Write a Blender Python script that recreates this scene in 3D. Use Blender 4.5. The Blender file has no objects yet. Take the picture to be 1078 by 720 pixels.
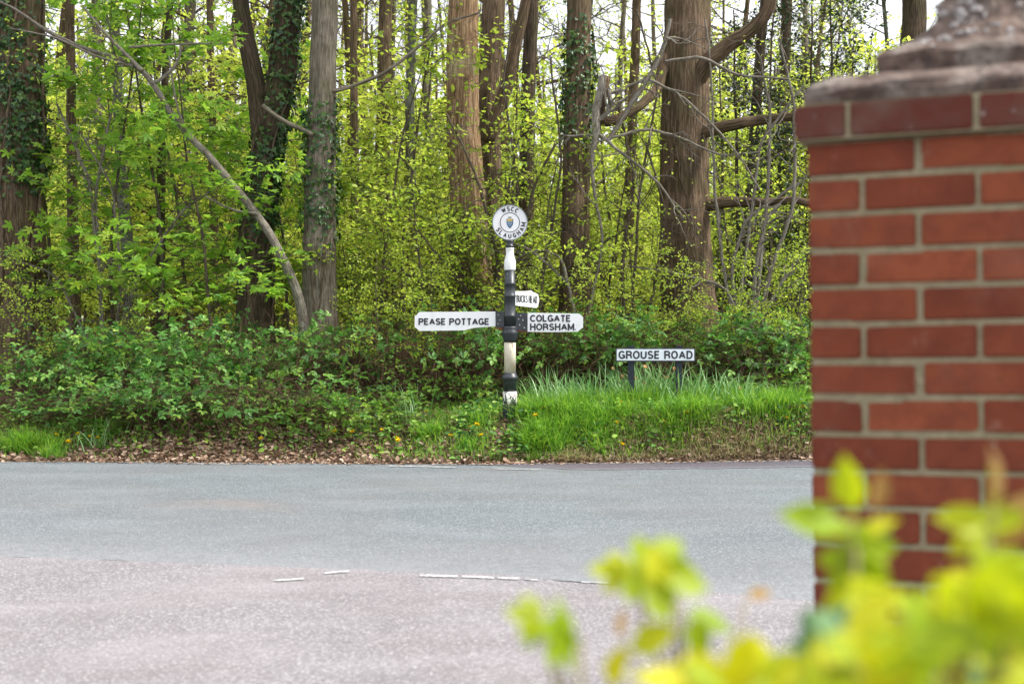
import bpy, bmesh, math, random
import numpy as np
from mathutils import Vector, Matrix

sc = bpy.context.scene
COL = sc.collection
PI = math.pi
F = 1497.0; CAMZ = 1.25
FOCUS = 15.6

# ------------------------------------------------------------------ camera, light, exposure
cam = bpy.data.cameras.new('camera'); cam_o = bpy.data.objects.new('camera', cam); COL.objects.link(cam_o)
cam_o.location = (0, 0, CAMZ); cam_o.rotation_euler = (math.radians(90), 0, 0)
cam.sensor_width = 36; cam.lens = 50; cam.clip_start = 0.05; cam.clip_end = 2000
cam.dof.use_dof = True; cam.dof.focus_distance = FOCUS; cam.dof.aperture_fstop = 3.15
sc.camera = cam_o
SUN_EL = math.radians(52); SUN_AZ = math.radians(96)      # compass style: 0 = +Y, clockwise; from the right, a little behind the camera
w = bpy.data.worlds.new('World'); sc.world = w; w.use_nodes = True
nt = w.node_tree; nt.nodes.clear()
wo = nt.nodes.new('ShaderNodeOutputWorld'); bg = nt.nodes.new('ShaderNodeBackground')
sky = nt.nodes.new('ShaderNodeTexSky'); sky.sky_type = 'NISHITA'; sky.sun_disc = False
sky.sun_elevation = SUN_EL; sky.sun_rotation = SUN_AZ; sky.air_density = 1.0; sky.dust_density = 3.0; sky.ozone_density = 1.0
hs = nt.nodes.new('ShaderNodeHueSaturation'); hs.inputs['Saturation'].default_value = 0.35; hs.inputs['Value'].default_value = 1.15
nt.links.new(sky.outputs[0], hs.inputs['Color'])
mxw = nt.nodes.new('ShaderNodeMix'); mxw.data_type = 'RGBA'; mxw.inputs[6].default_value = (9, 9.3, 9.8, 1)
nz = nt.nodes.new('ShaderNodeTexNoise'); nz.inputs['Scale'].default_value = 3.0; nz.inputs['Detail'].default_value = 6
mr = nt.nodes.new('ShaderNodeMapRange'); mr.inputs[1].default_value = .35; mr.inputs[2].default_value = .6; mr.inputs[3].default_value = .25; mr.inputs[4].default_value = 1.0
tcw = nt.nodes.new('ShaderNodeTexCoord'); nt.links.new(tcw.outputs['Generated'], nz.inputs['Vector'])
nt.links.new(nz.outputs[0], mr.inputs[0]); nt.links.new(mr.outputs[0], mxw.inputs[0])
nt.links.new(hs.outputs[0], mxw.inputs[6]); mxw.inputs[7].default_value = (9.0, 9.3, 9.8, 1)   # cloud
nt.links.new(mxw.outputs[2], bg.inputs[0]); bg.inputs[1].default_value = 0.11
nt.links.new(bg.outputs[0], wo.inputs[0])
sl = bpy.data.lights.new('sun', 'SUN'); sl.energy = 3.4; sl.angle = math.radians(9); sl.color = (1, .955, .88)
so = bpy.data.objects.new('sun', sl); COL.objects.link(so)
sd = Vector((math.sin(SUN_AZ)*math.cos(SUN_EL), math.cos(SUN_AZ)*math.cos(SUN_EL), math.sin(SUN_EL)))
so.rotation_euler = sd.to_track_quat('Z', 'Y').to_euler(); so.location = (0, -5, 30)
sc.view_settings.view_transform = 'Standard'; sc.view_settings.look = 'None'
sc.view_settings.exposure = 1.05; sc.view_settings.gamma = 1; sc.view_settings.use_curve_mapping = False
cy = sc.cycles
cy.max_bounces = 6; cy.diffuse_bounces = 3; cy.glossy_bounces = 2; cy.transmission_bounces = 4; cy.transparent_max_bounces = 4
cy.caustics_reflective = False; cy.caustics_refractive = False; cy.use_denoising = True
sc.render.film_transparent = False

RNG = np.random.default_rng(7)

# ------------------------------------------------------------------ helpers
def P(u, v, D):
    return np.array([(u-539)/F*D, D, CAMZ-(v-360)/F*D])
def lin(c):  # sRGB 0-255 to linear
    return tuple(((x/255)/12.92 if x/255 <= .04045 else ((x/255+.055)/1.055)**2.4) for x in c)

class M:
    """tiny node-graph helper"""
    def __init__(s, name):
        s.m = bpy.data.materials.new(name); s.m.use_nodes = True; s.t = s.m.node_tree; s.t.nodes.clear()
        s.out = s.t.nodes.new('ShaderNodeOutputMaterial')
    def n(s, ty, **kw):
        x = s.t.nodes.new('ShaderNode'+ty)
        for k, v in kw.items(): setattr(x, k, v)
        return x
    def l(s, a, b): s.t.links.new(a, b)
    def obj(s): return s.n('TexCoord').outputs['Object']
    def scaled(s, vec, sx, sy, sz):
        m = s.n('Mapping'); m.inputs['Scale'].default_value = (sx, sy, sz); s.l(vec, m.inputs['Vector']); return m.outputs[0]
    def noise(s, vec, scale, detail=5, rough=.6, dist=0):
        x = s.n('TexNoise'); x.inputs['Scale'].default_value = scale; x.inputs['Detail'].default_value = detail
        x.inputs['Roughness'].default_value = rough; x.inputs['Distortion'].default_value = dist
        if vec is not None: s.l(vec, x.inputs['Vector'])
        return x.outputs[0]
    def voro(s, vec, scale, out=0, feature='F1'):
        x = s.n('TexVoronoi'); x.feature = feature; x.inputs['Scale'].default_value = scale; s.l(vec, x.inputs['Vector']); return x.outputs[out]
    def rng(s, v, a, b, c=0, d=1):
        x = s.n('MapRange'); s.l(v, x.inputs[0])
        for i, q in enumerate((a, b, c, d)): x.inputs[i+1].default_value = q
        return x.outputs[0]
    def mix(s, f, a, b, mode='MIX'):
        x = s.n('Mix', data_type='RGBA', blend_type=mode)
        if isinstance(f, (int, float)): x.inputs[0].default_value = f
        else: s.l(f, x.inputs[0])
        for i, q in ((6, a), (7, b)):
            if isinstance(q, tuple): x.inputs[i].default_value = (*q[:3], 1)
            else: s.l(q, x.inputs[i])
        return x.outputs[2]
    def math(s, op, a, b=0):
        x = s.n('Math', operation=op)
        for i, q in enumerate((a, b)):
            if isinstance(q, (int, float)): x.inputs[i].default_value = q
            else: s.l(q, x.inputs[i])
        return x.outputs[0]
    def attr(s, name='rnd'): return s.n('Attribute', attribute_name=name).outputs['Fac']
    def bump(s, h, strength=.5, dist=.01):
        x = s.n('Bump'); x.inputs['Strength'].default_value = strength; x.inputs['Distance'].default_value = dist
        s.l(h, x.inputs['Height']); return x.outputs[0]
    def bsdf(s, col, rough=.6, spec=.3, bump=None, metal=0):
        p = s.n('BsdfPrincipled')
        if isinstance(col, tuple): p.inputs['Base Color'].default_value = (*col[:3], 1)
        else: s.l(col, p.inputs['Base Color'])
        if isinstance(rough, (int, float)): p.inputs['Roughness'].default_value = rough
        else: s.l(rough, p.inputs['Roughness'])
        p.inputs['Specular IOR Level'].default_value = spec; p.inputs['Metallic'].default_value = metal
        if bump is not None: s.l(bump, p.inputs['Normal'])
        s.l(p.outputs[0], s.out.inputs[0]); return p

def leaf_mat(name, ca, cb, cc, tr=.45, boost=1.5, rough=.45):
    """leaf: reflection plus yellow-green transmission, each leaf its own hue between ca, cb and cc"""
    g = M(name); r = g.attr()
    cr = g.n('ValToRGB'); e = cr.color_ramp.elements
    e[0].position = 0; e[0].color = (*ca, 1); e[1].position = 1; e[1].color = (*cc, 1)
    k = e.new(.55); k.color = (*cb, 1)
    g.l(r, cr.inputs[0])
    p = g.bsdf(cr.outputs[0], rough, .35)
    t = g.n('BsdfTranslucent')
    tc = g.mix(1.0, cr.outputs[0], (boost*1.0, boost*1.0, boost*.8), 'MULTIPLY'); g.l(tc, t.inputs['Color'])
    mx = g.n('MixShader'); mx.inputs[0].default_value = tr
    g.l(p.outputs[0], mx.inputs[1]); g.l(t.outputs[0], mx.inputs[2]); g.l(mx.outputs[0], g.out.inputs[0])
    return g.m

def mesh_np(name, V, loops, sizes, mats, rnd=None, matidx=None, smooth=False):
    me = bpy.data.meshes.new(name)
    V = np.ascontiguousarray(V, dtype=np.float32); loops = np.ascontiguousarray(loops, dtype=np.int32)
    sizes = np.ascontiguousarray(sizes, dtype=np.int32)
    me.vertices.add(len(V)); me.vertices.foreach_set('co', V.ravel())
    me.loops.add(len(loops)); me.loops.foreach_set('vertex_index', loops)
    me.polygons.add(len(sizes))
    st = np.concatenate(([0], np.cumsum(sizes)[:-1])).astype(np.int32)
    me.polygons.foreach_set('loop_start', st)
    if matidx is not None: me.polygons.foreach_set('material_index', np.ascontiguousarray(matidx, dtype=np.int32))
    me.update(calc_edges=True)
    me.polygons.foreach_set('use_smooth', np.full(len(sizes), bool(smooth)) if not isinstance(smooth, np.ndarray) else smooth)
    if rnd is not None:
        a = me.attributes.new('rnd', 'FLOAT', 'POINT'); a.data.foreach_set('value', np.ascontiguousarray(rnd, dtype=np.float32))
    for m in (mats if isinstance(mats, (list, tuple)) else [mats]): me.materials.append(m)
    return me

class Geo:
    """accumulates arrays, one mesh at the end"""
    def __init__(s): s.V = []; s.L = []; s.S = []; s.R = []; s.MI = []; s.SM = []; s.BK = []; s.n = 0
    def add(s, V, loops, sizes, rnd=None, mi=0, smooth=False, bk=None):
        V = np.asarray(V, dtype=np.float64).reshape(-1, 3)
        s.BK.append(V if bk is None else bk); s.V.append(V); s.L.append(np.asarray(loops).ravel()+s.n); s.S.append(np.asarray(sizes).ravel())
        s.R.append(np.full(len(V), .5) if rnd is None else np.broadcast_to(rnd, (len(V),)))
        s.MI.append(np.full(len(s.S[-1]), mi)); s.SM.append(np.full(len(s.S[-1]), smooth)); s.n += len(V)
    def tube(s, pts, rad, sides=6, mi=0, rnd=None, cap=True, wob=None):
        pts = np.asarray(pts, float); n = len(pts); rad = np.broadcast_to(np.asarray(rad, float), (n,))
        t = np.gradient(pts, axis=0); t /= np.linalg.norm(t, axis=1)[:, None]+1e-9
        ref = np.array([0, 0, 1.]) if abs(t[0, 2]) < .8 else np.array([0, 1., 0])
        a = np.cross(t, ref); a /= np.linalg.norm(a, axis=1)[:, None]+1e-9; b = np.cross(t, a)
        th = np.linspace(0, 2*PI, sides, endpoint=False)
        R = rad[:, None] if wob is None else rad[:, None]*wob(th[None, :], np.arange(n)[:, None])
        V = pts[:, None, :] + (R*np.cos(th))[..., None]*a[:, None, :] + (R*np.sin(th))[..., None]*b[:, None, :]
        V = V.reshape(-1, 3)
        i = np.arange(n-1)[:, None]*sides; j = np.arange(sides)[None, :]; k = (j+1) % sides
        q = np.stack([i+j, i+k, i+sides+k, i+sides+j], -1).reshape(-1, 4)
        ln = np.r_[0, np.cumsum(np.linalg.norm(np.diff(pts, axis=0), axis=1))]+(float(pts[0, 0])*7.3+float(pts[0, 2])*3.1) % 13; rm = np.full(n, max(rad.mean(), .01))
        bk = np.stack([rm[:, None]*np.cos(th), rm[:, None]*np.sin(th), np.repeat(ln[:, None], sides, 1)], -1).reshape(-1, 3)
        s.add(V, q, np.full(len(q), 4), rnd, mi, True, bk)
        if cap:
            base = s.n-len(V)
            s.L.append(np.arange(sides)[::-1]+base); s.L.append(np.arange(sides)+base+(n-1)*sides)
            s.S.append(np.array([sides, sides])); s.MI.append(np.array([mi, mi])); s.SM.append(np.array([False, False]))
    def box(s, lo, hi, mi=0, rnd=None, mat=None):
        x0, y0, z0 = lo; x1, y1, z1 = hi
        V = np.array([(x0,y0,z0),(x1,y0,z0),(x1,y1,z0),(x0,y1,z0),(x0,y0,z1),(x1,y0,z1),(x1,y1,z1),(x0,y1,z1)], float)
        if mat is not None: V = V@np.array(mat.to_3x3()).T + np.array(mat.translation)
        s.add(V, [0,3,2,1, 4,5,6,7, 0,1,5,4, 1,2,6,5, 2,3,7,6, 3,0,4,7], [4]*6, rnd, mi)
    def lathe(s, prof, sides=32, mi=0, c=(0,0,0), rnd=None, smooth=True):
        prof = np.asarray(prof, float); n = len(prof); th = np.linspace(0, 2*PI, sides, endpoint=False)
        V = np.stack([prof[:, :1]*np.cos(th), prof[:, :1]*np.sin(th), np.repeat(prof[:, 1:2], sides, 1)], -1).reshape(-1, 3)+np.array(c)
        i = np.arange(n-1)[:, None]*sides; j = np.arange(sides)[None, :]; k = (j+1) % sides
        q = np.stack([i+j, i+k, i+sides+k, i+sides+j], -1).reshape(-1, 4)
        s.add(V, q, np.full(len(q), 4), rnd, mi, smooth)
        base = s.n-len(V)
        s.L += [np.arange(sides)[::-1]+base, np.arange(sides)+base+(n-1)*sides]; s.S.append(np.array([sides, sides]))
        s.MI.append(np.array([mi, mi])); s.SM.append(np.array([False, False]))
    def prism(s, poly, y0, y1, mi=0, rnd=None, inset=0):
        """poly in x,z (counter-clockwise seen from -y) extruded from y0 (front) to y1"""
        poly = np.asarray(poly, float); n = len(poly)
        V = np.concatenate([np.stack([poly[:, 0], np.full(n, y0), poly[:, 1]], -1), np.stack([poly[:, 0], np.full(n, y1), poly[:, 1]], -1)])
        s.add(V, [], [], rnd, mi)
        b = s.n-2*n
        s.L += [np.arange(n)+b, np.arange(n)[::-1]+b+n]
        i = np.arange(n); k = (i+1) % n
        s.L.append(np.stack([i, i+n, k+n, k], -1).ravel()+b)
        s.S += [np.array([n, n]), np.full(n, 4)]; s.MI += [np.full(2, mi), np.full(n, mi)]; s.SM += [np.zeros(2, bool), np.zeros(n, bool)]
    def leaves(s, tmpl, O, D, N, size, mi=0, rnd=None):
        tv, loops, sizes = tmpl; n = len(O)
        if n == 0: return
        D = D/(np.linalg.norm(D, axis=1)[:, None]+1e-9)
        N = N-(N*D).sum(1)[:, None]*D; N /= np.linalg.norm(N, axis=1)[:, None]+1e-9
        X = np.cross(D, N)
        size = np.broadcast_to(size, (n,))
        V = O[:, None, :] + size[:, None, None]*(tv[None, :, 0:1]*X[:, None, :]+tv[None, :, 1:2]*D[:, None, :]+tv[None, :, 2:3]*N[:, None, :])
        k = len(tv); L = (np.arange(n)[:, None]*k+np.asarray(loops)[None, :]).ravel()
        r = RNG.random(n) if rnd is None else rnd
        s.add(V.reshape(-1, 3), L, np.tile(sizes, n), np.repeat(r, k), mi, False)
    def build(s, name, mats):
        me = mesh_np(name, np.concatenate(s.V), np.concatenate([np.asarray(q).ravel() for q in s.L]), np.concatenate(s.S), mats, np.concatenate(s.R), np.concatenate(s.MI), np.concatenate(s.SM).astype(bool))
        a = me.attributes.new('bk', 'FLOAT_VECTOR', 'POINT'); a.data.foreach_set('vector', np.ascontiguousarray(np.concatenate(s.BK), dtype=np.float32).ravel())
        return me

def obj(name, me, parent=None, loc=None):
    if isinstance(me, tuple): me = me[0].build(name, me[1])
    o = bpy.data.objects.new(name, me); COL.objects.link(o)
    if parent is not None: o.parent = parent
    if loc is not None: o.location = loc
    return o
def tag(o, label=None, cat=None, group=None, kind=None):
    if label: o['label'] = label
    if cat: o['category'] = cat
    if group: o['group'] = group
    if kind: o['kind'] = kind
    return o
def thing(name, label, cat, loc=(0,0,0), rz=0, group=None):
    o = bpy.data.objects.new(name, None); COL.objects.link(o); o.location = loc; o.rotation_euler = (0, 0, rz); o.empty_display_size = .2
    return tag(o, label, cat, group)
def dup(root, loc, rz=0, scale=(1,1,1), label=None, group=None, tilt=(0,0)):
    r = root.copy(); COL.objects.link(r); r.location = loc; r.rotation_euler = (tilt[0], tilt[1], rz); r.scale = scale
    if label: r['label'] = label
    if group: r['group'] = group
    for ch in list(root.children):
        c = ch.copy(); COL.objects.link(c); c.parent = r
        for g in ch.children:
            d = g.copy(); COL.objects.link(d); d.parent = c
    return r

# leaf templates: x across, y along, z normal
def T_ovate(wd=.3):
    v = np.array([(0,0,0), (-wd,.32,.07), (-wd*.78,.68,.05), (0,1,-.06), (wd*.78,.68,.05), (wd,.32,.07), (0,.5,-.02)])
    return v, [0,6,2,1, 6,3,2, 0,5,4,6, 6,4,3], [4,3,4,3]
def T_dia(wd=.34):
    v = np.array([(0,0,0), (-wd,.45,.08), (0,1,-.04), (wd,.45,.08)]); return v, [0,2,1, 0,3,2], [3,3]
def T_palm(depth=.5, droop=.12, lw=.2):
    """five-lobed leaf"""
    tips = [(-100, .62), (-52, .92), (0, 1.1), (52, .92), (100, .62)]
    out = [(0., 0., 0.)]
    pts = []
    for i, (a, r) in enumerate(tips):
        a = math.radians(a)
        for da, rr in ((-lw, r*.78), (0, r), (lw, r*.78)):
            pts.append((math.sin(a+da)*rr, math.cos(a+da)*rr, -droop*rr*rr))
        if i < 4:
            b = (a+math.radians(tips[i+1][0]))/2; rr = min(r, tips[i+1][1])*depth; pts.append((math.sin(b)*rr, math.cos(b)*rr, .05))
    v = np.array([(0, .0, 0)]+[(x, y+.12, z) for x, y, z in pts]); v /= 1.6
    loops = []; n = len(pts)
    for i in range(1, n): loops += [0, i+1, i]
    return v, loops, [3]*(n-1)
def T_tri(wd=.3):
    v, l, s = T_ovate(wd); V = []; L = []; S = []
    for k, (ang, off, sz) in enumerate(((0, .45, .62), (62, .32, .52), (-62, .32, .52))):
        a = math.radians(ang); c, sn = math.cos(a), math.sin(a)
        q = v*sz; q = np.stack([q[:, 0]*c+q[:, 1]*sn, -q[:, 0]*sn+q[:, 1]*c+off*(1 if ang == 0 else .8), q[:, 2]], -1)
        V.append(q); L += [i+7*k for i in l]; S += s
    return np.concatenate(V), L, S
def T_ivy():
    v = np.array([(0,0,0), (-.42,-.02,.03), (-.48,.35,.0), (-.2,.5,.04), (0,1,-.05), (.2,.5,.04), (.48,.35,0), (.42,-.02,.03)])
    return v, [0,2,1, 0,3,2, 0,4,3, 0,5,4, 0,6,5, 0,7,6], [3]*6
OV, DIA, PALM, TRI, IVY = T_ovate(), T_dia(), T_palm(), T_tri(), T_ivy()

def unit(v): v = np.asarray(v, float); return v/(np.linalg.norm(v)+1e-9)
def randn(n, s=1.): return RNG.normal(0, s, (n, 3))
def leaf_on(polys, per_m, size, geo, tmpl=OV, mi=1, jit=.03, droop=.15, flat=.5, szv=.3, hue=None):
    """spread leaves along twigs"""
    for pts, r in polys:
        seg = np.diff(pts, axis=0); ln = np.linalg.norm(seg, axis=1); Lt = ln.sum(); n = max(1, int(Lt*per_m))
        u = RNG.random(n)**.8*Lt; cs = np.concatenate(([0], np.cumsum(ln))); i = np.clip(np.searchsorted(cs, u)-1, 0, len(seg)-1)
        O = pts[i]+seg[i]*((u-cs[i])/(ln[i]+1e-9))[:, None]
        d = seg[i]/(ln[i][:, None]+1e-9)
        D = d*.5+randn(n, .6)+np.array([0, 0, -droop]); D[:, 2] *= (1-flat*.6)
        N = randn(n, .45)+np.array([0, 0, 1.])
        O = O+randn(n, jit)
        b = RNG.random() if hue is None else hue
        rn = np.clip(b*.5+.5*RNG.random(n), 0, 1)
        geo.leaves(tmpl, O, D, N, size*(1+RNG.uniform(-szv, szv, n)), mi, rn)

def wander(start, d, L, n, jit=.12, up=.0, sag=0.):
    pts = [np.array(start, float)]; d = unit(d); st = L/n
    for i in range(n):
        d = unit(d+RNG.normal(0, jit, 3)+np.array([0, 0, up-sag*i/n])); pts.append(pts[-1]+d*st)
    return np.array(pts)
def grow(start, d, L, r, lvl, maxl, out, kids=(5, 5, 4), jit=.14, up=.06, spread=.9, shrink=.5, horiz=0.):
    n = max(3, int(4+lvl == 0)); n = 6 if lvl == 0 else (5 if lvl == 1 else 4)
    pts = wander(start, d, L, n, jit, up); out.append((pts, np.linspace(r, r*.35, len(pts)), lvl))
    if lvl >= maxl: return
    k = kids[min(lvl, len(kids)-1)]; k = max(1, int(round(k*RNG.uniform(.8, 1.25))))
    for j in range(k):
        t = RNG.uniform(.25, 1.); i = min(int(t*n), n-1); p = pts[i]+(pts[i+1]-pts[i])*(t*n-i)
        dd = unit(pts[i+1]-pts[i]); q = unit(np.cross(dd, RNG.normal(0, 1, 3)))
        nd = dd*(1-spread*.45)+q*spread; nd[2] *= (1-horiz)
        grow(p, nd, L*shrink*RNG.uniform(.7, 1.2)*(1.15-.4*t), r*.5, lvl+1, maxl, out, kids, jit, up*.6, spread, shrink, horiz)
def put_wood(geo, br, minr=.0025, mi=0):
    for pts, rad, lv in br:
        geo.tube(pts, np.maximum(rad, minr), 8 if lv == 0 else (5 if lv == 1 else 3), mi, rnd=.5, cap=False)

# ------------------------------------------------------------------ materials
def bark_mat(name, c1, c2, green=.25, sc_=1., moss=(.07,.09,.02)):
    g = M(name); o = g.n('Attribute', attribute_name='bk').outputs['Vector']
    st = g.scaled(o, 19*sc_, 19*sc_, 1.5*sc_); n1 = g.noise(st, 3.0, 9, .68, 1.1)
    n2 = g.noise(o, 2.2, 4, .6); n3 = g.noise(g.scaled(o, 40, 40, 12), 2, 6, .7)
    v = g.voro(g.scaled(o, 15*sc_, 15*sc_, 1.3*sc_), 3.0, 0)
    c = g.mix(g.rng(n1, .35, .65), c1, c2); c = g.mix(g.rng(n3, .3, .75, 0, .5), c, tuple(x*.35 for x in c1)); c = g.mix(g.rng(v, .35, .70, 0, .65), c, tuple(x*.35 for x in c1)); c = g.mix(g.rng(n2, .3, .48, .35, 0), c, tuple(min(.6, x*1.35) for x in c2))
    c = g.mix(g.math('MULTIPLY', g.rng(n2, .45, .7), green), c, moss)
    h = g.math('ADD', n1, g.math('MULTIPLY', v, .7)); h = g.math('ADD', h, g.math('MULTIPLY', n3, .35))
    g.bsdf(c, .9, .15, g.bump(h, 1.0, .03)); return g.m
BARK = bark_mat('bark_brown', (.115,.076,.046), (.27,.19,.125))
BARK_D = bark_mat('bark_dark', (.06,.042,.028), (.15,.11,.075), .35)
BARK_P = bark_mat('bark_pale', (.20,.165,.12), (.38,.33,.26), .3, 1.3)
BARK_G = bark_mat('bark_grey_green', (.14,.14,.115), (.27,.27,.23), .5, 1.4)
WOOD_BARE = bark_mat('bare_wood', (.30,.17,.09), (.62,.44,.26), .0, .9)
TWIG = bark_mat('twig', (.13,.10,.07), (.27,.22,.16), .1, 3)
TWIG_P = bark_mat('twig_pale', (.28,.24,.185), (.52,.47,.40), .1, 3)
VINE = bark_mat('vine_bark', (.20,.14,.09), (.40,.30,.21), .1, 3)
CANE = bark_mat('dead_cane', (.20,.11,.065), (.42,.28,.18), .1, 4)

LF_YEL = leaf_mat('leaf_spring_yellow', (.30,.40,.05), (.46,.54,.09), (.66,.67,.17), .58, 1.7)
LF_MID = leaf_mat('leaf_spring_green', (.15,.25,.03), (.31,.41,.05), (.52,.56,.09), .52, 1.7)
LF_SYC = leaf_mat('leaf_broad_green', (.09,.21,.025), (.20,.35,.04), (.40,.50,.07), .52, 1.8)
LF_BRM = leaf_mat('leaf_bramble', (.025,.085,.022), (.09,.23,.038), (.33,.50,.09), .35, 1.4, .5)
LF_WEED = leaf_mat('leaf_weed', (.06,.16,.02), (.13,.27,.035), (.30,.42,.06), .35, 1.5)
LF_IVY = leaf_mat('leaf_ivy', (.015,.045,.012), (.03,.08,.015), (.07,.13,.02), .12, 1.2, .4)
LF_HOL = leaf_mat('leaf_holly', (.012,.035,.014), (.025,.06,.022), (.06,.11,.03), .1, 1.2, .35)
LF_FG = leaf_mat('leaf_young_lime', (.22,.33,.004), (.42,.46,.004), (.60,.56,.012), .45, 1.3, .5)
GRS = leaf_mat('grass_blade', (.06,.17,.018), (.15,.34,.03), (.32,.47,.06), .42, 1.4, .5)
GRS_D = leaf_mat('daffodil_leaf', (.08,.22,.06), (.18,.36,.11), (.40,.55,.30), .25, 1.2, .45)
STRAW = leaf_mat('dry_grass', (.27,.22,.11), (.46,.39,.21), (.62,.54,.34), .2, 1.0, .8)
LITTER = leaf_mat('dead_leaf', (.09,.05,.03), (.22,.13,.085), (.42,.32,.24), .1, 1.0, .8)

def simple(name, col, rough=.5, spec=.4, var=.15, scale=20):
    g = M(name); n = g.noise(g.obj(), scale, 5, .6)
    c = g.mix(g.rng(n, .3, .7), tuple(x*(1-var) for x in col), tuple(min(1, x*(1+var)) for x in col)); g.bsdf(c, rough, spec, g.bump(n, .2, .002)); return g.m

# ------------------------------------------------------------------ terrain, roads
XE = np.array([-300, -40, -12, -5.4, -2.5, -.4, 1.5, 3.3, 10, 40, 300.]); YE = np.array([22, 19, 15.9, 14.88, 14.62, 14.52, 14.74, 15.05, 16.6, 26, 110.])
XN = np.array([-300, -40, -9, -3.0, -1.35, .055, 1.47, 4.5, 12, 60, 300.]); YN = np.array([14, 12, 9.6, 8.3, 7.93, 7.58, 6.85, 6.2, 6.4, 15, 90.])
def yE(x): return np.interp(x, XE, YE)
def yN(x): return np.interp(x, XN, YN)
def sm(t): t = np.clip(t, 0, 1); return t*t*(3-2*t)
def bumps(x, y): return (np.sin(x*1.7+1)*np.cos(y*1.3)+.6*np.sin(x*3.9+y*2.3)+.4*np.sin(x*7.1-y*6.3+2))*.5
def gz(x, y):
    x = np.asarray(x, float); y = np.asarray(y, float); t = y-yE(x)
    bh = np.interp(x, [-6, -2, -.5, .6, 1.5, 4], [.2, .22, .38, .44, .5, .52]); bw = np.interp(x, [-6, -2, -.4, 1, 2, 4], [1.6, 1.5, 1.1, .75, .42, .34])
    z = bh*sm(t/bw) + sm((t-.5)/4.5)*(.95-bh) + np.clip(t-6, 0, 400)*.012
    z = z+np.where(t > 0, bumps(x, y)*.03*sm(t/.4), 0)-.03*sm(-t/.05+1)*np.where(t > 0, 0, 1)
    return np.where(t <= 0, -.03, z-.005)
def hit(u, v):
    """ground point seen at a pixel"""
    for D in np.arange(14.3, 24, .02):
        p = P(u, v, D)
        if gz(p[0], p[1]) >= p[2]: return np.array([p[0], p[1], float(gz(p[0], p[1]))])
    return P(u, v, 16)

def grid_mesh(name, xs, ys, zf, mats):
    X, Y = np.meshgrid(xs, ys); Z = zf(X, Y); V = np.stack([X, Y, Z], -1).reshape(-1, 3); nx = len(xs)
    i = np.arange(len(ys)-1)[:, None]*nx; j = np.arange(nx-1)[None, :]
    q = np.stack([i+j, i+j+1, i+nx+j+1, i+nx+j], -1).reshape(-1, 4)
    return mesh_np(name, V, q.ravel(), np.full(len(q), 4), mats, smooth=True)
g = M('soil'); o = g.obj()
n1 = g.noise(o, 6, 8, .7); n2 = g.noise(o, 45, 6, .7); n3 = g.noise(o, .5, 4)
c = g.mix(g.rng(n2, .3, .7), (.045,.03,.02), (.16,.105,.07)); c = g.mix(g.rng(n1, .5, .72, 0, .6), c, (.05,.075,.018))
g.bsdf(c, .95, .1, g.bump(g.math('ADD', n1, n2), .9, .03)); SOIL = g.m
xs = np.concatenate([np.linspace(-600, -40, 15), np.linspace(-36, -9, 40), np.linspace(-8.8, 8.8, 230), np.linspace(9.2, 36, 40), np.linspace(40, 600, 15)])
ys = np.concatenate([np.linspace(-400, 13, 12), np.linspace(14, 19, 110), np.linspace(19.2, 40, 60), np.linspace(42, 110, 30), np.linspace(130, 900, 12)])
obj('ground', grid_mesh('ground', xs, ys, gz, SOIL)); tag(bpy.data.objects['ground'], kind='structure')

def asphalt(name, ca, cb, cc, stain, sc_=1., side=False):
    g = M(name); o = g.obj()
    v = g.voro(o, 125*sc_, 1); vv = g.n('SeparateColor'); g.l(v, vv.inputs[0]); chip = vv.outputs[0]
    d = g.voro(o, 125*sc_, 0)
    f = g.noise(o, 160*sc_, 4, .7); big = g.noise(o, .55, 5, .6, .4); mid = g.noise(g.scaled(o, .8, 1.3, 1), 1.3, 7, .65, .3)
    c = g.mix(chip, ca, cb); c = g.mix(g.rng(chip, .84, .93, 0, .75), c, cc)
    c = g.mix(g.rng(f, .35, .7, 0, .5), c, tuple(x*.45 for x in ca))
    c = g.mix(g.rng(big, .42, .66, 0, .4), c, stain); c = g.mix(g.rng(mid, .45, .7, 0, .3), c, tuple(x*1.2 for x in cb))
    pit = g.noise(o, 14, 5, .75); c = g.mix(g.rng(pit, .64, .72, 0, .45), c, tuple(x*.5 for x in ca))
    if not side:
        c = g.mix(g.math('MULTIPLY', g.attr(), g.rng(pit,   .3, .6, .1, .75)), c, (.235,.23,.243))
        # polished wheel paths and a dusty tyre smear along the lane, as worn on the real road
        sp = g.n('SeparateXYZ'); g.l(o, sp.inputs[0])
        wv = g.n('TexWave', wave_type='BANDS', bands_direction='Y'); wv.inputs['Scale'].default_value = .26; wv.inputs['Distortion'].default_value = .8; wv.inputs['Detail'].default_value = 2; g.l(g.scaled(o, .3, 1, 1), wv.inputs['Vector'])
        c = g.mix(g.rng(wv.outputs[0], .2, .9, 0, .07), c, tuple(x*.6 for x in ca))
        q = g.math('SUBTRACT', sp.outputs[1], g.math('ADD', g.math('MULTIPLY', g.math('ADD', sp.outputs[0], 2.35), g.math('MULTIPLY', g.math('ADD', sp.outputs[0], 2.35), -.9)), 11.05))
        band = g.rng(g.math('ABSOLUTE', q), .0, .42, 1, 0); rx = g.rng(g.math('ABSOLUTE', g.math('ADD', sp.outputs[0], 2.2)), .25, .75, 1, 0)
        c = g.mix(g.math('MULTIPLY', g.math('MULTIPLY', band, rx), g.rng(mid, .3, .6, .1, .4)), c, (.24,.17,.145))
    h = g.math('ADD', g.math('MULTIPLY', d, -1), g.math('MULTIPLY', f, .4))
    g.bsdf(c, .8, .3, g.bump(h, .7, .006)); return g.m
ROADM = asphalt('asphalt_main', (.078,.090,.098), (.182,.203,.218), (.42,.44,.46), (.145,.138,.134))
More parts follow.
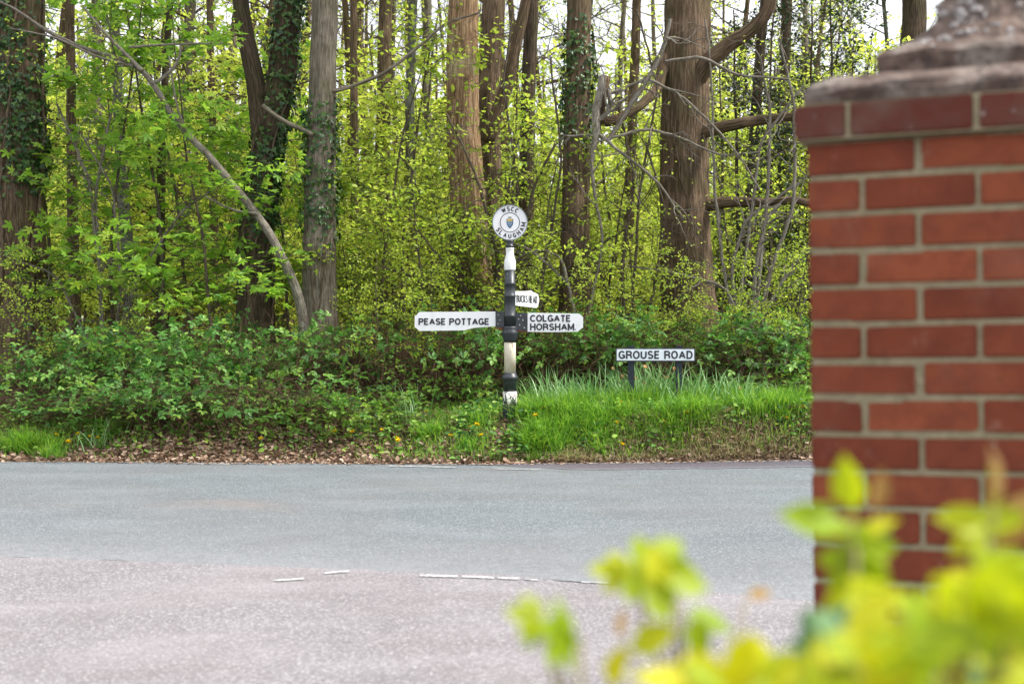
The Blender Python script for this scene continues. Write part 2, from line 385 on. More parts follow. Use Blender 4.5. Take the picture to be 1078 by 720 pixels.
SIDEM = asphalt('asphalt_side', (.118,.107,.114), (.292,.273,.289), (.52,.50,.51), (.185,.16,.155), 1., True)
TAR = simple('tar', (.035,.034,.036), .8, .3, .4, 30)
def strip(name, xs, ya, yb, z, mat, ny=6, kind='structure'):
    V = []; n = len(xs)
    for k in range(ny+1):
        t = k/ny
        for i, x in enumerate(xs): V.append((x, ya[i]*(1-t)+yb[i]*t, z))
    L = []
    for k in range(ny):
        for i in range(n-1): a = k*n+i; L += [a, a+1, a+n+1, a+n]
    rn = np.repeat(np.exp(-np.linspace(0, 1, ny+1)*6.5/.8), n)
    o = obj(name, mesh_np(name, np.array(V), L, [4]*(ny*(n-1)), mat, rn)); return tag(o, kind=kind)
xs = np.concatenate([np.linspace(-290, -9, 40), np.linspace(-8.9, 8.9, 400), np.linspace(9.2, 290, 40)])
jag = np.interp(xs, np.sort(RNG.uniform(-12, 12, 300)), RNG.normal(0, .012, 300)); jag[np.abs(xs) > 9] = 0
strip('road', xs, yN(xs)+jag, yE(xs)+.02+jag*2, 0.0, ROADM, 30)
strip('road_seam', xs, yN(xs)-.25, yN(xs)+.2, -.004, TAR, 2)
xs2 = xs[(xs > -14) & (xs < 14)]
jg2 = np.interp(xs2, np.sort(RNG.uniform(-14, 14, 240)), RNG.normal(0, .016, 240))
gap = .019+.014*np.clip(np.sin(xs2*2.1+1)+np.sin(xs2*5.3)+np.sin(xs2*17), -.6, 1.2)
strip('side_road', xs2, np.full(len(xs2), 3.95), yN(xs2)-np.abs(gap)+jg2, 0.004, SIDEM)
strip('side_road', np.array([-14, .28]), np.array([-30., -30]), np.array([3.95, 3.95]), 0.004, SIDEM, 8)
strip('garden_bed', np.array([.28, 14]), np.array([-30., -30]), np.array([3.95, 3.95]), 0.03, SOIL, 8)
# darker patched strip along the far right edge, slightly proud
xs3 = np.linspace(-.6, 9, 160); j3 = np.interp(xs3, np.linspace(-1, 10, 60), RNG.normal(0, .03, 60))
strip('road_edge_patch', xs3, yE(xs3)-.78*sm((xs3+.6)/1.6)+j3, yE(xs3)-.03, .004, asphalt('asphalt_patch', (.05,.044,.055), (.115,.104,.125), (.24,.22,.24), (.10,.08,.085)))
# worn paint
g = M('worn_white_paint'); o_ = g.obj(); n = g.noise(o_, 22, 7, .75); n2_ = g.noise(g.scaled(o_, 1.5, 6, 1), 4, 4)
wear = g.rng(g.math('ADD', g.math('MULTIPLY', n, .6), g.math('MULTIPLY', n2_, .4)), .46, .54)
g.bsdf(g.mix(wear, (.50,.50,.49), (.24,.24,.25)), .7, .3); PAINT = g.m
def mark(u0, v0, u1, v1, wd, z=.009, seed=0):
    wd *= .62
    a = P(u0, v0, 1); b = P(u1, v1, 1)
    def gp(u, v): D = CAMZ*F/(v-360); return np.array([(u-539)/F*D, D])
    a = gp(u0, v0); b = gp(u1, v1); n = 26; r = np.random.default_rng(seed)
    t = np.linspace(0, 1, n); c = a+(b-a)*t[:, None]; e1 = wd*(.5+r.uniform(-.25, .06, n)); e2 = wd*(.5+r.uniform(-.25, .06, n))
    e1[[0, -1]] *= .5; e2[[0, -1]] *= .5
    V = np.concatenate([np.c_[c[:, 0], c[:, 1]-e1, np.full(n, z)], np.c_[c[:, 0], c[:, 1]+e2, np.full(n, z)]])
    L = [];
    for i in range(n-1): L += [i, i+1, n+i+1, n+i]
    tag(obj('road_marking', mesh_np('road_marking', V, L, [4]*(n-1), PAINT)), kind='structure')
for i, q in enumerate([(289,612.5,320,610.5,.10), (342,604.5,368,602.5,.12), (442,607,482,608,.13), (486,608.3,520,609.3,.12), (524,609.6,547,610.4,.11), (552,611,566,611.6,.09), (612,614,640,615,.07),
                       (409,491,480,492.6,.10), (519,494,570,495.2,.07), (196,488.5,240,489,.07)]):
    mark(*q, seed=i)
def edge_line(x0, x1, off=.09, wd=.05, seed=5):
    n = 220; r = np.random.default_rng(seed); x = np.linspace(x0, x1, n); y = yE(x)-off
    V = np.concatenate([np.c_[x, y-wd*r.uniform(.1, .6, n), np.full(n, .009)], np.c_[x, y+wd*r.uniform(.1, .6, n), np.full(n, .009)]])
    L = []
    for i in range(n-1):
        if r.random() < .8: L += [i, i+1, n+i+1, n+i]
    tag(obj('road_edge_line', mesh_np('road_edge_line', V, L, [4]*(len(L)//4), PAINT)), kind='structure')
edge_line(-.8, 8); edge_line(-4.0, -1.9, .07, .05, 6)

# ------------------------------------------------------------------ finger post
def arcp(cx, cy, rx, ry, a0, a1, n=10):
    t = np.radians(np.linspace(a0, a1, n)); return [(cx+rx*math.cos(q), cy+ry*math.sin(q)) for q in t]
SF = {  # width, strokes in a unit-high box (stroke centre lines)
 'P': (.62, [[(0,0),(0,1)], [(0,1),(.34,1)]+arcp(.36,.74,.26,.26,90,-90)+[(.34,.48),(0,.48)]]),
 'E': (.56, [[(0,0),(0,1)], [(0,1),(.56,1)], [(0,.52),(.50,.52)], [(0,0),(.56,0)]]),
 'A': (.74, [[(0,0),(.37,1)], [(.37,1),(.74,0)], [(.14,.33),(.60,.33)]]),
 'S': (.62, [arcp(.31,.755,.27,.245,25,270,12)[:-1]+arcp(.31,.25,.30,.25,90,-155,12)]),
 'O': (.74, [arcp(.37,.5,.37,.5,90,450,28)]),
 'T': (.62, [[(0,1),(.62,1)], [(.31,1),(.31,0)]]),
 'G': (.72, [arcp(.37,.5,.37,.5,40,350,22)+[(.72,.0)], [(.40,.44),(.72,.44)]]),
 'C': (.70, [arcp(.37,.5,.37,.5,42,318,22)]),
 'L': (.52, [[(0,1),(0,0)], [(0,0),(.52,0)]]),
 'H': (.64, [[(0,0),(0,1)], [(.64,0),(.64,1)], [(0,.52),(.64,.52)]]),
 'R': (.64, [[(0,0),(0,1)], [(0,1),(.34,1)]+arcp(.36,.75,.25,.25,90,-90)+[(.34,.50),(0,.50)], [(.34,.50),(.60,.34),(.62,0)]]),
 'M': (.78, [[(0,0),(0,1)], [(0,1),(.39,.12)], [(.39,.12),(.78,1)], [(.78,1),(.78,0)]]),
 'U': (.64, [[(0,1),(0,.3)]+arcp(.32,.3,.32,.3,180,360,12)+[(.64,1)]]),
 'D': (.66, [[(0,0),(0,1)], [(0,1),(.28,1)]+arcp(.28,.5,.38,.5,90,-90,14)+[(0,0)]]),
 'B': (.64, [[(0,0),(0,1)], [(0,1),(.34,1)]+arcp(.34,.76,.24,.24,90,-90)+[(0,.52)], [(.34,.52)]+arcp(.36,.26,.27,.26,90,-90)+[(0,0)]]),
 'K': (.66, [[(0,0),(0,1)], [(.62,1),(0,.38)], [(.22,.58),(.66,0)]]),
 'W': (1.0, [[(0,1),(.25,0)], [(.25,0),(.5,.95)], [(.5,.95),(.75,0)], [(.75,0),(1,1)]]),
}
def ribbon(G, pts, th, z0, z1, closed=False):
    pts = np.array(pts, float); keep = np.r_[True, np.linalg.norm(np.diff(pts, axis=0), axis=1) > 1e-6]; pts = pts[keep]
    t = np.gradient(pts, axis=0)
    if closed: t[0] = t[-1] = pts[1]-pts[-2]
    elif len(pts) > 2:
        pass
    t /= np.linalg.norm(t, axis=1)[:, None]+1e-9; nn = np.stack([-t[:, 1], t[:, 0]], -1)*th/2
    A, B = pts+nn, pts-nn; n = len(pts)
    V = np.concatenate([np.c_[A, np.full(n, z1)], np.c_[B, np.full(n, z1)], np.c_[A, np.full(n, z0)], np.c_[B, np.full(n, z0)]]); L = []
    for i in range(n-1):
        L += [n+i, n+i+1, i+1, i,  i, i+1, 2*n+i+1, 2*n+i,  3*n+i, 3*n+i+1, n+i+1, n+i]
    L += [0, 2*n, 3*n, n, n-1, 2*n-1, 4*n-1, 3*n-1]
    G.add(V, L, [4]*(3*(n-1)+2))
def fit_text(body, w_, h_, weight=.22, gap=.30, space=.5):
    """capitals drawn as strokes, fitted into w_ by h_, centred, facing +z"""
    x = 0; items = []
    for ch in body:
        if ch == ' ': x += space; continue
        wd, st = SF[ch]; items.append((x, wd, st)); x += wd+gap
    x -= gap; th = weight*h_; kx = (w_-th)/x; ky = h_-th; G = Geo(); k = 0
    for x0, wd, st in items:
        for s_ in st:
            p = [((x0+a)*kx-(w_-th)/2, b*ky-ky/2) for a, b in s_]
            closed = len(p) > 20 and abs(p[0][0]-p[-1][0]) < 1e-9
            if len(p) == 2 and (p[0][0] == p[1][0]):   # verticals run to the full cap height
                sg = 1 if p[1][1] > p[0][1] else -1; p = [(p[0][0], p[0][1]-sg*th/2), (p[1][0], p[1][1]+sg*th/2)]
            k += 1; ribbon(G, p, th, 0, .0012+.00012*(k % 4), closed)
    return G.build('lettering', [])
def letters(body, w_, h_, parent, loc, mat, weight=.22, rot=(PI/2, 0, 0), name='lettering', **kw):
    me = fit_text(body, w_, h_, weight, **kw); me.materials.append(mat)
    o = obj(name, me, parent, loc); o.rotation_euler = rot; return o
g = M('sign_white'); o_ = g.obj(); n = g.noise(g.scaled(o_, 1, 1, .4), 9, 6, .6); n2_ = g.noise(o_, 60, 3)
c = g.mix(g.rng(n, .55, .75, 0, .5), (.70,.71,.72), (.48,.49,.46)); c = g.mix(g.rng(n2_, .7, .76, 0, .6), c, (.28,.22,.18)); g.bsdf(c, .5, .4); WHITE = g.m
BLACK = simple('letter_black', (.022,.022,.03), .5, .4, .2)
g = M('post_black'); o_ = g.obj(); n = g.noise(o_, 9, 6, .7); n2_ = g.noise(o_, 50, 4)
c = g.mix(g.rng(n, .35, .7), (.010,.014,.018), (.030,.036,.042)); c = g.mix(g.rng(n2_, .66, .72, 0, .7), c, (.25,.25,.25)); g.bsdf(c, .42, .5, g.bump(n, .3, .004)); PBLACK = g.m
g = M('post_rusty_white'); o_ = g.obj(); n = g.noise(g.scaled(o_, 1.6, 1.6, .55), 11, 7, .65); n2_ = g.noise(g.scaled(o_, 2, 2, .6), 24, 5, .7)
c = g.mix(g.rng(n, .42, .62, 0, .55), (.60,.57,.48), (.42,.30,.16)); c = g.mix(g.rng(n2_, .58, .64, 0, .9), c, (.22,.09,.04)); g.bsdf(c, .6, .3, g.bump(n2_, .3, .004)); PRUST = g.m
g = M('post_peeling_white'); o_ = g.obj(); n = g.noise(g.scaled(o_, 1.5, 1.5, .7), 20, 6, .7)
sp = g.n('SeparateXYZ'); g.l(o_, sp.inputs[0])
th = g.rng(sp.outputs[2], .03, .30, .42, -.02)     # more paint has flaked off towards the foot of the post
k = g.rng(g.math('ADD', n, g.math('MULTIPLY', th, .55)), .57, .60)
n3_ = g.noise(o_, 14, 3); c = g.mix(k, g.mix(g.rng(n3_, .55, .65), (.62,.61,.57), (.5,.37,.27)), (.02,.028,.028)); g.bsdf(c, .6, .35, g.bump(k, .4, .004)); PPEEL = g.m
RUST = simple('rust', (.16,.05,.03), .85, .2, .4, 60)

PD = 15.6; S = F/PD    # 96 px per metre
pb = hit(536.5, 438); pb = np.array([(536.8-539)/F*PD, PD, P(0, 438, PD)[2]]); 
post = thing('fingerpost', 'old black and white cast-iron finger post with three arms and round top', 'signpost', tuple(pb))
def hz(v): return (438-v)/S       # height above base for an image row
prof_sections = [
 ('post_base', PPEEL, [(.082, hz(452)), (.082, hz(438)), (.08, hz(425)), (.078, hz(412))]),
 ('collar', PBLACK, [(.072, hz(412)+.001), (.072, hz(402)), (.078, hz(401)), (.082, hz(400)), (.09, hz(399)), (.094, hz(397.5)), (.088, hz(396)), (.078, hz(395)), (.074, hz(392.5))]),
 ('post_shaft', PRUST, [(.064, hz(393)+.001), (.064, hz(360.5)), (.06, hz(360))]),
 ('collar', PBLACK, [(.068, hz(360.4)), (.074, hz(357.5)), (.088, hz(353)), (.092, hz(351)), (.092, hz(349.5)), (.08, hz(348)), (.078, hz(346)), (.082, hz(344.5)), (.068, hz(343.5))]),
 ('post_shaft', PBLACK, [(.063, hz(343.8)), (.063, hz(334)), (.067, hz(333.6)), (.067, hz(331.8)), (.062, hz(331.4)), (.062, hz(313)), (.066, hz(312.6)), (.066, hz(310.8)), (.061, hz(310.4)), (.061, hz(300)), (.065, hz(299.6)), (.065, hz(298)), (.060, hz(297.6)), (.058, hz(284.3))]),
 ('post_neck', simple('neck_white', (.70,.71,.70), .45, .4, .08), [(.060, hz(284.6)), (.062, hz(283.8)), (.064, hz(277)), (.060, hz(274)), (.048, hz(270)), (.042, hz(266.5)), (.042, hz(263)), (.047, hz(262)), (.047, hz(261.2))]),
 ('finial_neck', PBLACK, [(.042, hz(261.4)), (.042, hz(260)), (.05, hz(259.6)), (.05, hz(258.8)), (.036, hz(258.2)), (.040, hz(255)), (.046, hz(253.2)), (.030, hz(252.9))]),
]
for nm, mt, pr in prof_sections:
    G = Geo(); G.lathe(pr, 40); o = obj(nm, (G, mt), post)
    o.location = (0, 0, 0)
post.children[0]['label'] = 'bottom section with white paint flaking off to black'
post.children[2]['label'] = 'rust-streaked cream section of the post'
# roundel
RC = hz(234.5); RR = 18.4/S
G = Geo(); th = np.linspace(0, 2*PI, 72, endpoint=False)
G.prism(np.c_[np.cos(th)*(RR-.004), RC+np.sin(th)*(RR-.004)], -.018, .018)
rd = obj('roundel', (G, WHITE), post)
G = Geo()
def annulus(G, r0, r1, cz, y0, y1, n=72, zs=1.):
    th = np.linspace(0, 2*PI, n, endpoint=False); c, s_ = np.cos(th), np.sin(th)
    R = [(r0, y0), (r1, y0), (r1, y1), (r0, y1)]
    V = np.concatenate([np.c_[c*r, np.full(n, y), cz+s_*r*zs] for r, y in R]); L = []
    for k in range(4):
        for i in range(n): j = (i+1) % n; a = k*n; b = ((k+1) % 4)*n; L += [a+i, a+j, b+j, b+i]
    G.add(V, L, [4]*(4*n), None, 0, False)
annulus(G, RR-.0045, RR+.004, RC, -.026, .026); obj('rim', (G, simple('rim_grey', (.16,.18,.19), .5)), rd)
G = Geo(); annulus(G, RR*.535, RR*.575, RC, -.0195, -.0165); obj('ring_line', (G, BLACK), rd)
def arc_text(word, radius, a0, a1, h, top=True):
    bm = bmesh.new()
    n = len(word)
    ws = [SF[c][0] for c in word]; cs_ = [0]
    for i in range(1, n): cs_.append(cs_[-1]+ws[i-1]/2+ws[i]/2+.34)
    for i, ch in enumerate(word):
        a = math.radians(a0+(a1-a0)*cs_[i]/cs_[-1]); wd = h*(.95 if ch in 'WM' else (.22 if ch == 'I' else .68))
        me = fit_text(ch, wd, h, .2)
        x, z = math.sin(a)*radius, math.cos(a)*radius
        rot = -a if top else (PI-a)
        mm = Matrix.Translation((x, -.0195, RC+z)) @ Matrix.Rotation(-rot, 4, 'Y') @ Matrix.Rotation(PI/2, 4, 'X')
        mm = Matrix.Translation((x, -.0195, RC+z)) @ Matrix.Rotation(a if top else a-PI, 4, 'Y') @ Matrix.Rotation(PI/2, 4, 'X')
        me.transform(mm); bm.from_mesh(me); bpy.data.meshes.remove(me)
    me = bpy.data.meshes.new('lettering'); bm.to_mesh(me); bm.free(); me.materials.append(BLACK)
    return obj('lettering', me, rd)
arc_text('WSCC', RR*.775, -27, 30, RR*.27)
arc_text('SLAUGHAM', RR*.775, 238, 98, RR*.27, False)
# coat of arms
G = Geo()
sh = [(-.5,.62),(-.5,.0),(-.42,-.3),(-.22,-.6),(0,-.8),(.22,-.6),(.42,-.3),(.5,0),(.5,.62)]
k = RR*.42; sc2 = RR*.36
shz = RC-.006
G.prism([(x*sc2*1.06, shz+z*sc2*1.06-.001) for x, z in sh], -.0195, -.0165, 0)
G.prism([(x*sc2*.9, shz+z*sc2*.9) for x, z in sh], -.0205, -.0195, 1)
G.prism([(-.42*sc2, shz+.30*sc2), (.42*sc2, shz+.30*sc2), (.42*sc2, shz+.55*sc2), (-.42*sc2, shz+.55*sc2)], -.0215, -.0205, 2)
for (x, z) in ((-.28,.1),(0,.1),(.28,.1),(-.17,-.16),(.17,-.16),(0,-.42)):
    G.prism([((x-.1)*sc2, shz+z*sc2), (x*sc2, shz+(z-.07)*sc2), ((x+.11)*sc2, shz+(z+.02)*sc2), ((x+.03)*sc2, shz+(z+.09)*sc2)], -.0215, -.0205, 2)
G.prism([(-.22*sc2, shz+.78*sc2), (.22*sc2, shz+.78*sc2), (.27*sc2, shz+1.02*sc2), (.12*sc2, shz+.92*sc2), (0, shz+1.05*sc2), (-.12*sc2, shz+.92*sc2), (-.27*sc2, shz+1.02*sc2)], -.0205, -.0165, 3)
obj('coat_of_arms', (G, [BLACK, simple('shield_blue', (.02,.16,.36), .5), simple('shield_gold', (.62,.42,.06), .5), simple('crest_olive', (.13,.12,.03), .5)]), rd)

def finger(u0, u1, vt, vb, label, shape, rz, words, bracket=None, y=0.):
    """arm plate; px coordinates of the plate edges; origin at post axis"""
    pass
def to_l(u, v): return ((u-536.8)/S, (438-v)/S)
# left arm: PEASE POTTAGE
arm = obj('finger_arm', (lambda G: (G.prism([to_l(*q) for q in [(438,345.6),(436.6,344.4),(436.6,332.4),(438.4,332.0),(440.4,329.4),(442,328.4),(458,328.4),(507,328.0),(521.8,328.0),(521.8,343.6),(507,344.4),(499,345.2),(493,346.6),(489,347.8),(461,348.1),(441.5,348.4),(438.6,345.6)]], -.009, .009), (G, [WHITE]))[1])(Geo()), post)
arm['label'] = 'left-pointing arm reading PEASE POTTAGE'
G = Geo(); G.prism([to_l(*q) for q in [(521.6,328),(530.6,327.6),(530.6,344.8),(521.6,344.6)]], -.013, .013); G.prism([to_l(*q) for q in [(520.2,345.0),(530.4,345.2),(530.4,346.8),(520.8,346.4)]], -.010, .010, 1)
for q in [(524.5,331.5), (526.5,337), (524.3,341)]:
    x, z = to_l(*q); th8 = np.linspace(0, 2*PI, 8, endpoint=False); G.prism(np.c_[x+.007*np.cos(th8), z+.007*np.sin(th8)], -.019, -.013, 2)
obj('bracket', (G, [PBLACK, RUST, simple('bolt', (.3,.3,.3), .5)]), arm)
x, z = to_l((440.6+515.2)/2, 338.6); letters('PEASE POTTAGE', 74.6/S, 7.2/S, arm, (x, -.0105, z), BLACK)
# right arm: COLGATE / HORSHAM
arm = obj('finger_arm', (lambda G: (G.prism([to_l(*q) for q in [(555.2,349.2),(555.2,329.6),(560,329.3),(609.5,330.2),(611.6,331.8),(613.8,334.0),(613.8,344.6),(611.2,346.6),(608.2,349.2),(580,349.6)]], -.009, .009), (G, [WHITE]))[1])(Geo()), post)
arm['label'] = 'right-pointing arm reading COLGATE and HORSHAM'
G = Geo(); G.prism([to_l(*q) for q in [(543,346.6),(543,329),(555.4,329.4),(555.4,348.6),(549,348.2)]], -.013, .013); G.prism([to_l(*q) for q in [(544,348.8),(544,347.2),(555.3,348.9),(555.3,349.8)]], -.010, .010, 1)
for q in [(548.2,332.2), (550.5,337), (547,342), (552,345), (546,336)]:
    x, z = to_l(*q); G.prism(np.c_[x+.006*np.cos(th8), z+.008*np.sin(th8)], -.018, -.013, 2)
obj('bracket', (G, [PBLACK, RUST, simple('flaked_paint', (.4,.4,.38), .6)]), arm)
x, z = to_l(579.4, 335.2); letters('COLGATE', 43.2/S, 7.4/S, arm, (x, -.0105, z), BLACK)
x, z = to_l(581.2, 344.2); letters('HORSHAM', 46.6/S, 7.4/S, arm, (x, -.0105, z), BLACK)
x, z = to_l(605.6, 346.9); G = Geo(); G.prism([(x-.006, z-.006), (x+.006, z-.006), (x+.006, z+.006), (x-.006, z+.006)], -.0115, -.0088); obj('full_stop', (G, BLACK), arm)
# far arm: BUCKS HEAD, pointing away from the camera and foreshortened
th_ = math.radians(62); Lb = 24.5/S/math.cos(th_)
arm = obj('finger_arm', (lambda G: (G.prism([(.045, hz(321.0)-.0), (.045, hz(306.5)), (Lb*.80, hz(305.2)), (Lb*.90, hz(304.4)), (Lb*.96, hz(305.6)), (Lb*1.22, hz(308)), (Lb*1.27, hz(314)), (Lb*1.22, hz(321)), (Lb*1.15, hz(323)), (Lb*.6, hz(322))], -.009, .009), (G, [WHITE]))[1])(Geo()), post)
arm['label'] = 'foreshortened rear arm reading BUCKS HEAD'; arm.rotation_euler = (0, 0, th_)
lt = letters('BUCKS HEAD', 23.0/S, 8.0/S, arm, (.05+Lb*.62, -.0105, hz(314.0)), BLACK, .105, gap=.42, space=.4); lt.scale = (1/math.cos(th_), 1, 1)

# ------------------------------------------------------------------ street nameplate
ND = 15.75; SN = F/ND
nb = P(689.5, 425, ND)
plate = thing('street_nameplate', 'low white street nameplate reading GROUSE ROAD on two dark posts in long grass', 'street sign', (nb[0], nb[1], nb[2]), math.radians(-1))
def nl(u, v): return ((u-689.5)/SN, (425-v)/SN)
G = Geo(); a = nl(648.2, 380.6); b = nl(731.6, 366.4); G.prism([(a[0], a[1]), (b[0], a[1]), (b[0], b[1]), (a[0], b[1])], -.01, .012)
pf = obj('backing', (G, simple('plate_border', (.03,.035,.045), .5)), plate)
G = Geo(); a = nl(649.3, 379.4); b = nl(730.5, 367.6); G.prism([(a[0], a[1]), (b[0], a[1]), (b[0], b[1]), (a[0], b[1])], -.014, -.01)
fa = obj('sign_plate', (G, simple('plate_white', (.66,.71,.76), .4, .4, .05)), plate)
x, z = nl(690.0, 373.5); letters('GROUSE ROAD', 78.0/SN, 8.8/SN, fa, (x, -.0155, z), BLACK, .195, gap=.33)
for u in (664.5, 715):
    G = Geo(); x, z = nl(u, 425); G.box((x-.034, .0125, -.3), (x+.034, .075, nl(0, 364.6)[1]-.008), 0); G.box((x-.038, .0105, nl(0, 364.6)[1]-.0085), (x+.038, .079, nl(0, 364.6)[1]+.006), 0)
    obj('post', (G, simple('sign_post_paint', (.018,.024,.034), .6, .3, .3)), plate)

# ------------------------------------------------------------------ brick gatepost
g = M('brick_red'); o_ = g.obj(); r = g.attr(); n = g.noise(o_, 16, 6, .65); n2_ = g.noise(o_, 120, 4, .7); n3_ = g.noise(o_, 5, 5, .6)
c = g.mix(r, (.155,.037,.018), (.245,.066,.030)); c = g.mix(g.rng(n, .4, .68, 0, .5), c, (.085,.022,.016)); c = g.mix(g.rng(n3_, .55, .75, 0, .4), c, (.21,.10,.07)); c = g.mix(g.rng(n2_, .58, .7, 0, .5), c, (.05,.025,.02)); c = g.mix(g.rng(g.noise(o_, 9, 7, .75, .4), .60, .68, 0, .55), c, (.25,.16,.12))
g.bsdf(c, .85, .2, g.bump(g.math('ADD', n2_, n), .5, .004)); BRICK = g.m
g = M('mortar'); o_ = g.obj(); n = g.noise(o_, 40, 5, .7); n2_ = g.noise(o_, 7, 4)
c = g.mix(g.rng(n, .3, .7), (.185,.16,.10), (.30,.262,.172)); c = g.mix(g.rng(n2_, .55, .7, 0, .5), c, (.17,.17,.085)); g.bsdf(c, .95, .1, g.bump(n, .6, .006)); MORT = g.m
g = M('weathered_stone'); o_ = g.obj(); n = g.noise(o_, 14, 7, .7); n2_ = g.noise(o_, 45, 5, .7); n3_ = g.noise(o_, 7, 4)
c = g.mix(g.rng(n, .35, .65), (.06,.040,.033), (.20,.145,.12)); c = g.mix(g.rng(n3_, .5, .62, 0, .6), c, (.24,.215,.19)); c = g.mix(g.rng(n2_, .5, .62, 0, .75), c, (.045,.038,.035)); c = g.mix(g.rng(n, .64, .7, 0, .8), c, (.6,.58,.55))
g.bsdf(c, .9, .2, g.bump(g.math('ADD', n2_, n), .8, .008)); STONE = g.m
g = M('brick_weathered'); o_ = g.obj(); r = g.attr(); n = g.noise(o_, 22, 6, .7); n3_ = g.noise(o_, 6, 5, .6)
c = g.mix(r, (.09,.024,.017), (.145,.042,.028)); c = g.mix(g.rng(n, .42, .66, 0, .6), c, (.10,.05,.04)); c = g.mix(g.rng(n3_, .5, .66, 0, .6), c, (.13,.085,.065)); c = g.mix(g.rng(n, .66, .7, 0, .8), c, (.55,.48,.45))
g.bsdf(c, .9, .2, g.bump(n, .6, .006)); BRICKW = g.m
TOPZ = 1.665; W_ = .665; H_ = W_/2
ang = math.radians(-21)
cl = np.array([(852-539)/F*2.92, 2.92]); d_ = np.array([math.cos(ang), math.sin(ang)]); nb_ = np.array([-math.sin(ang), math.cos(ang)])
ctr = cl+d_*H_+nb_*H_
gp = thing('gatepost', 'square red brick gatepost with weathered stepped stone cap, close on the right', 'gatepost', (ctr[0]+.018, ctr[1], 0), ang)
gp.rotation_euler = (0, math.radians(-.75), ang)
def brick_geo(rows, z0, half, hh=.0635, rstart=0, sides=(.215,)):
    bm = bmesh.new(); rl = bm.verts.layers.float.new('rnd'); rr = random.Random(3)
    def brick(x0, x1, y0, y1, z, rnd):
        j = lambda: rr.uniform(-.0012, .0012)
        q = bmesh.ops.create_cube(bm, size=1)['verts']
        jj = (j(), j())
        for v in q:
            v.co = Vector(((x0+x1)/2+v.co.x*(x1-x0), (y0+y1)/2+v.co.y*(y1-y0), z+hh/2+v.co.z*hh))+Vector((jj[0], jj[1], 0))+Vector((j(), j(), j())); v[rl] = rnd
    for k in range(rows):
        z = z0-(k+1)*.075+.0057
        long = [(-half+.225*i*(half*2+.01)/.675, -half+.225*i*(half*2+.01)/.675+(half*2+.01)/3-.0125) for i in range(3)]
        inner = (-half+.1125, half-.1125); m = [(inner[0], -.005), (.005, inner[1])]
        odd = (k+rstart) % 2 == 0
        for (a, b) in long:
            for s_ in (-1, 1):
                yy = (-half, -half+.1025) if s_ < 0 else (half-.1025, half)
                (brick(a, b, yy[0], yy[1], z, rr.random()) if odd else brick(yy[0], yy[1], a, b, z, rr.random()))
        for (a, b) in m:
            for s_ in (-1, 1):
                yy = (-half, -half+.1025) if s_ < 0 else (half-.1025, half)
                (brick(yy[0], yy[1], a, b, z, rr.random()) if odd else brick(a, b, yy[0], yy[1], z, rr.random()))
    bmesh.ops.bevel(bm, geom=bm.edges[:], offset=.0035, segments=2, affect='EDGES')
    return bm
bm = brick_geo(22, TOPZ, H_); me = bpy.data.meshes.new('brickwork'); bm.to_mesh(me); bm.free(); me.materials.append(BRICK); obj('brickwork', me, gp)
G = Geo(); h2 = H_-.0045; G.box((-h2, -h2, -.1), (h2, h2, TOPZ-.001)); obj('mortar', (G, MORT), gp)
# projecting brick course: front shows short-header-long pattern
bm = brick_geo(1, TOPZ+.073, H_+.022, .068, 1); me = bpy.data.meshes.new('corbel_course'); bm.to_mesh(me); bm.free(); me.materials.append(BRICKW); cc = obj('corbel_course', me, gp)
G = Geo(); h2 = H_+.0175; G.box((-h2, -h2, TOPZ), (h2, h2, TOPZ+.074)); obj('mortar', (G, MORT), cc)
def frustum_stack(levels, seed, jitter=.002, div=8):
    """square stone: levels = [(half, z)...], edges subdivided and worn"""
    r = np.random.default_rng(seed); V = []; L = []; S_ = []
    n = div*4
    for (h, z) in levels:
        for i in range(n):
            sd_, t = divmod(i, div); t = -1+2*t/div
            x, y = [(t, -1), (1, t), (-t, 1), (-1, -t)][sd_]
            cr = .985 if t == -1 else 1
            V.append((x*h*cr+r.normal(0, jitter), y*h*cr+r.normal(0, jitter), z+r.normal(0, jitter)))
    for k in range(len(levels)-1):
        for i in range(n): j = (i+1) % n; L += [k*n+i, k*n+j, (k+1)*n+j, (k+1)*n+i]; S_.append(4)
    L += list(range(n))[::-1]+[(len(levels)-1)*n+i for i in range(n)]; S_ += [n, n]
    return np.array(V), L, S_
def stone(name, levels, seed, jit=.0025, mat=STONE, parent=None):
    G = Geo(); V, L, S_ = frustum_stack(levels, seed, jit); G.add(V, L, S_); return obj(name, (G, mat), parent or gp)
zt = TOPZ+.076
cap = stone('cap_slab', [(H_+.010, zt), (H_+.012, zt+.022), (H_+.006, zt+.034), (H_-.03, zt+.058), (H_-.045, zt+.064)], 1)
zt += .066
stone('cap_slab', [(H_-.128, zt), (H_-.124, zt+.050), (H_-.134, zt+.058), (H_-.15, zt+.064), (H_-.20, zt+.088), (H_-.235, zt+.13), (H_-.25, zt+.18), (.075, zt+.20)], 2, .003)
bm = bmesh.new(); bmesh.ops.create_icosphere(bm, subdivisions=4, radius=.105)
for v in bm.verts:
    p = v.co*22; v.co *= 1+.06*math.sin(p.x*1.3+2*math.sin(p.y*.7))*math.cos(p.z*1.1+p.y)
    v.co.z *= .9
for f in bm.faces: f.smooth = True
me = bpy.data.meshes.new('finial'); bm.to_mesh(me); bm.free(); me.materials.append(STONE); obj('finial', me, gp, (0, 0, zt+.20+.075))
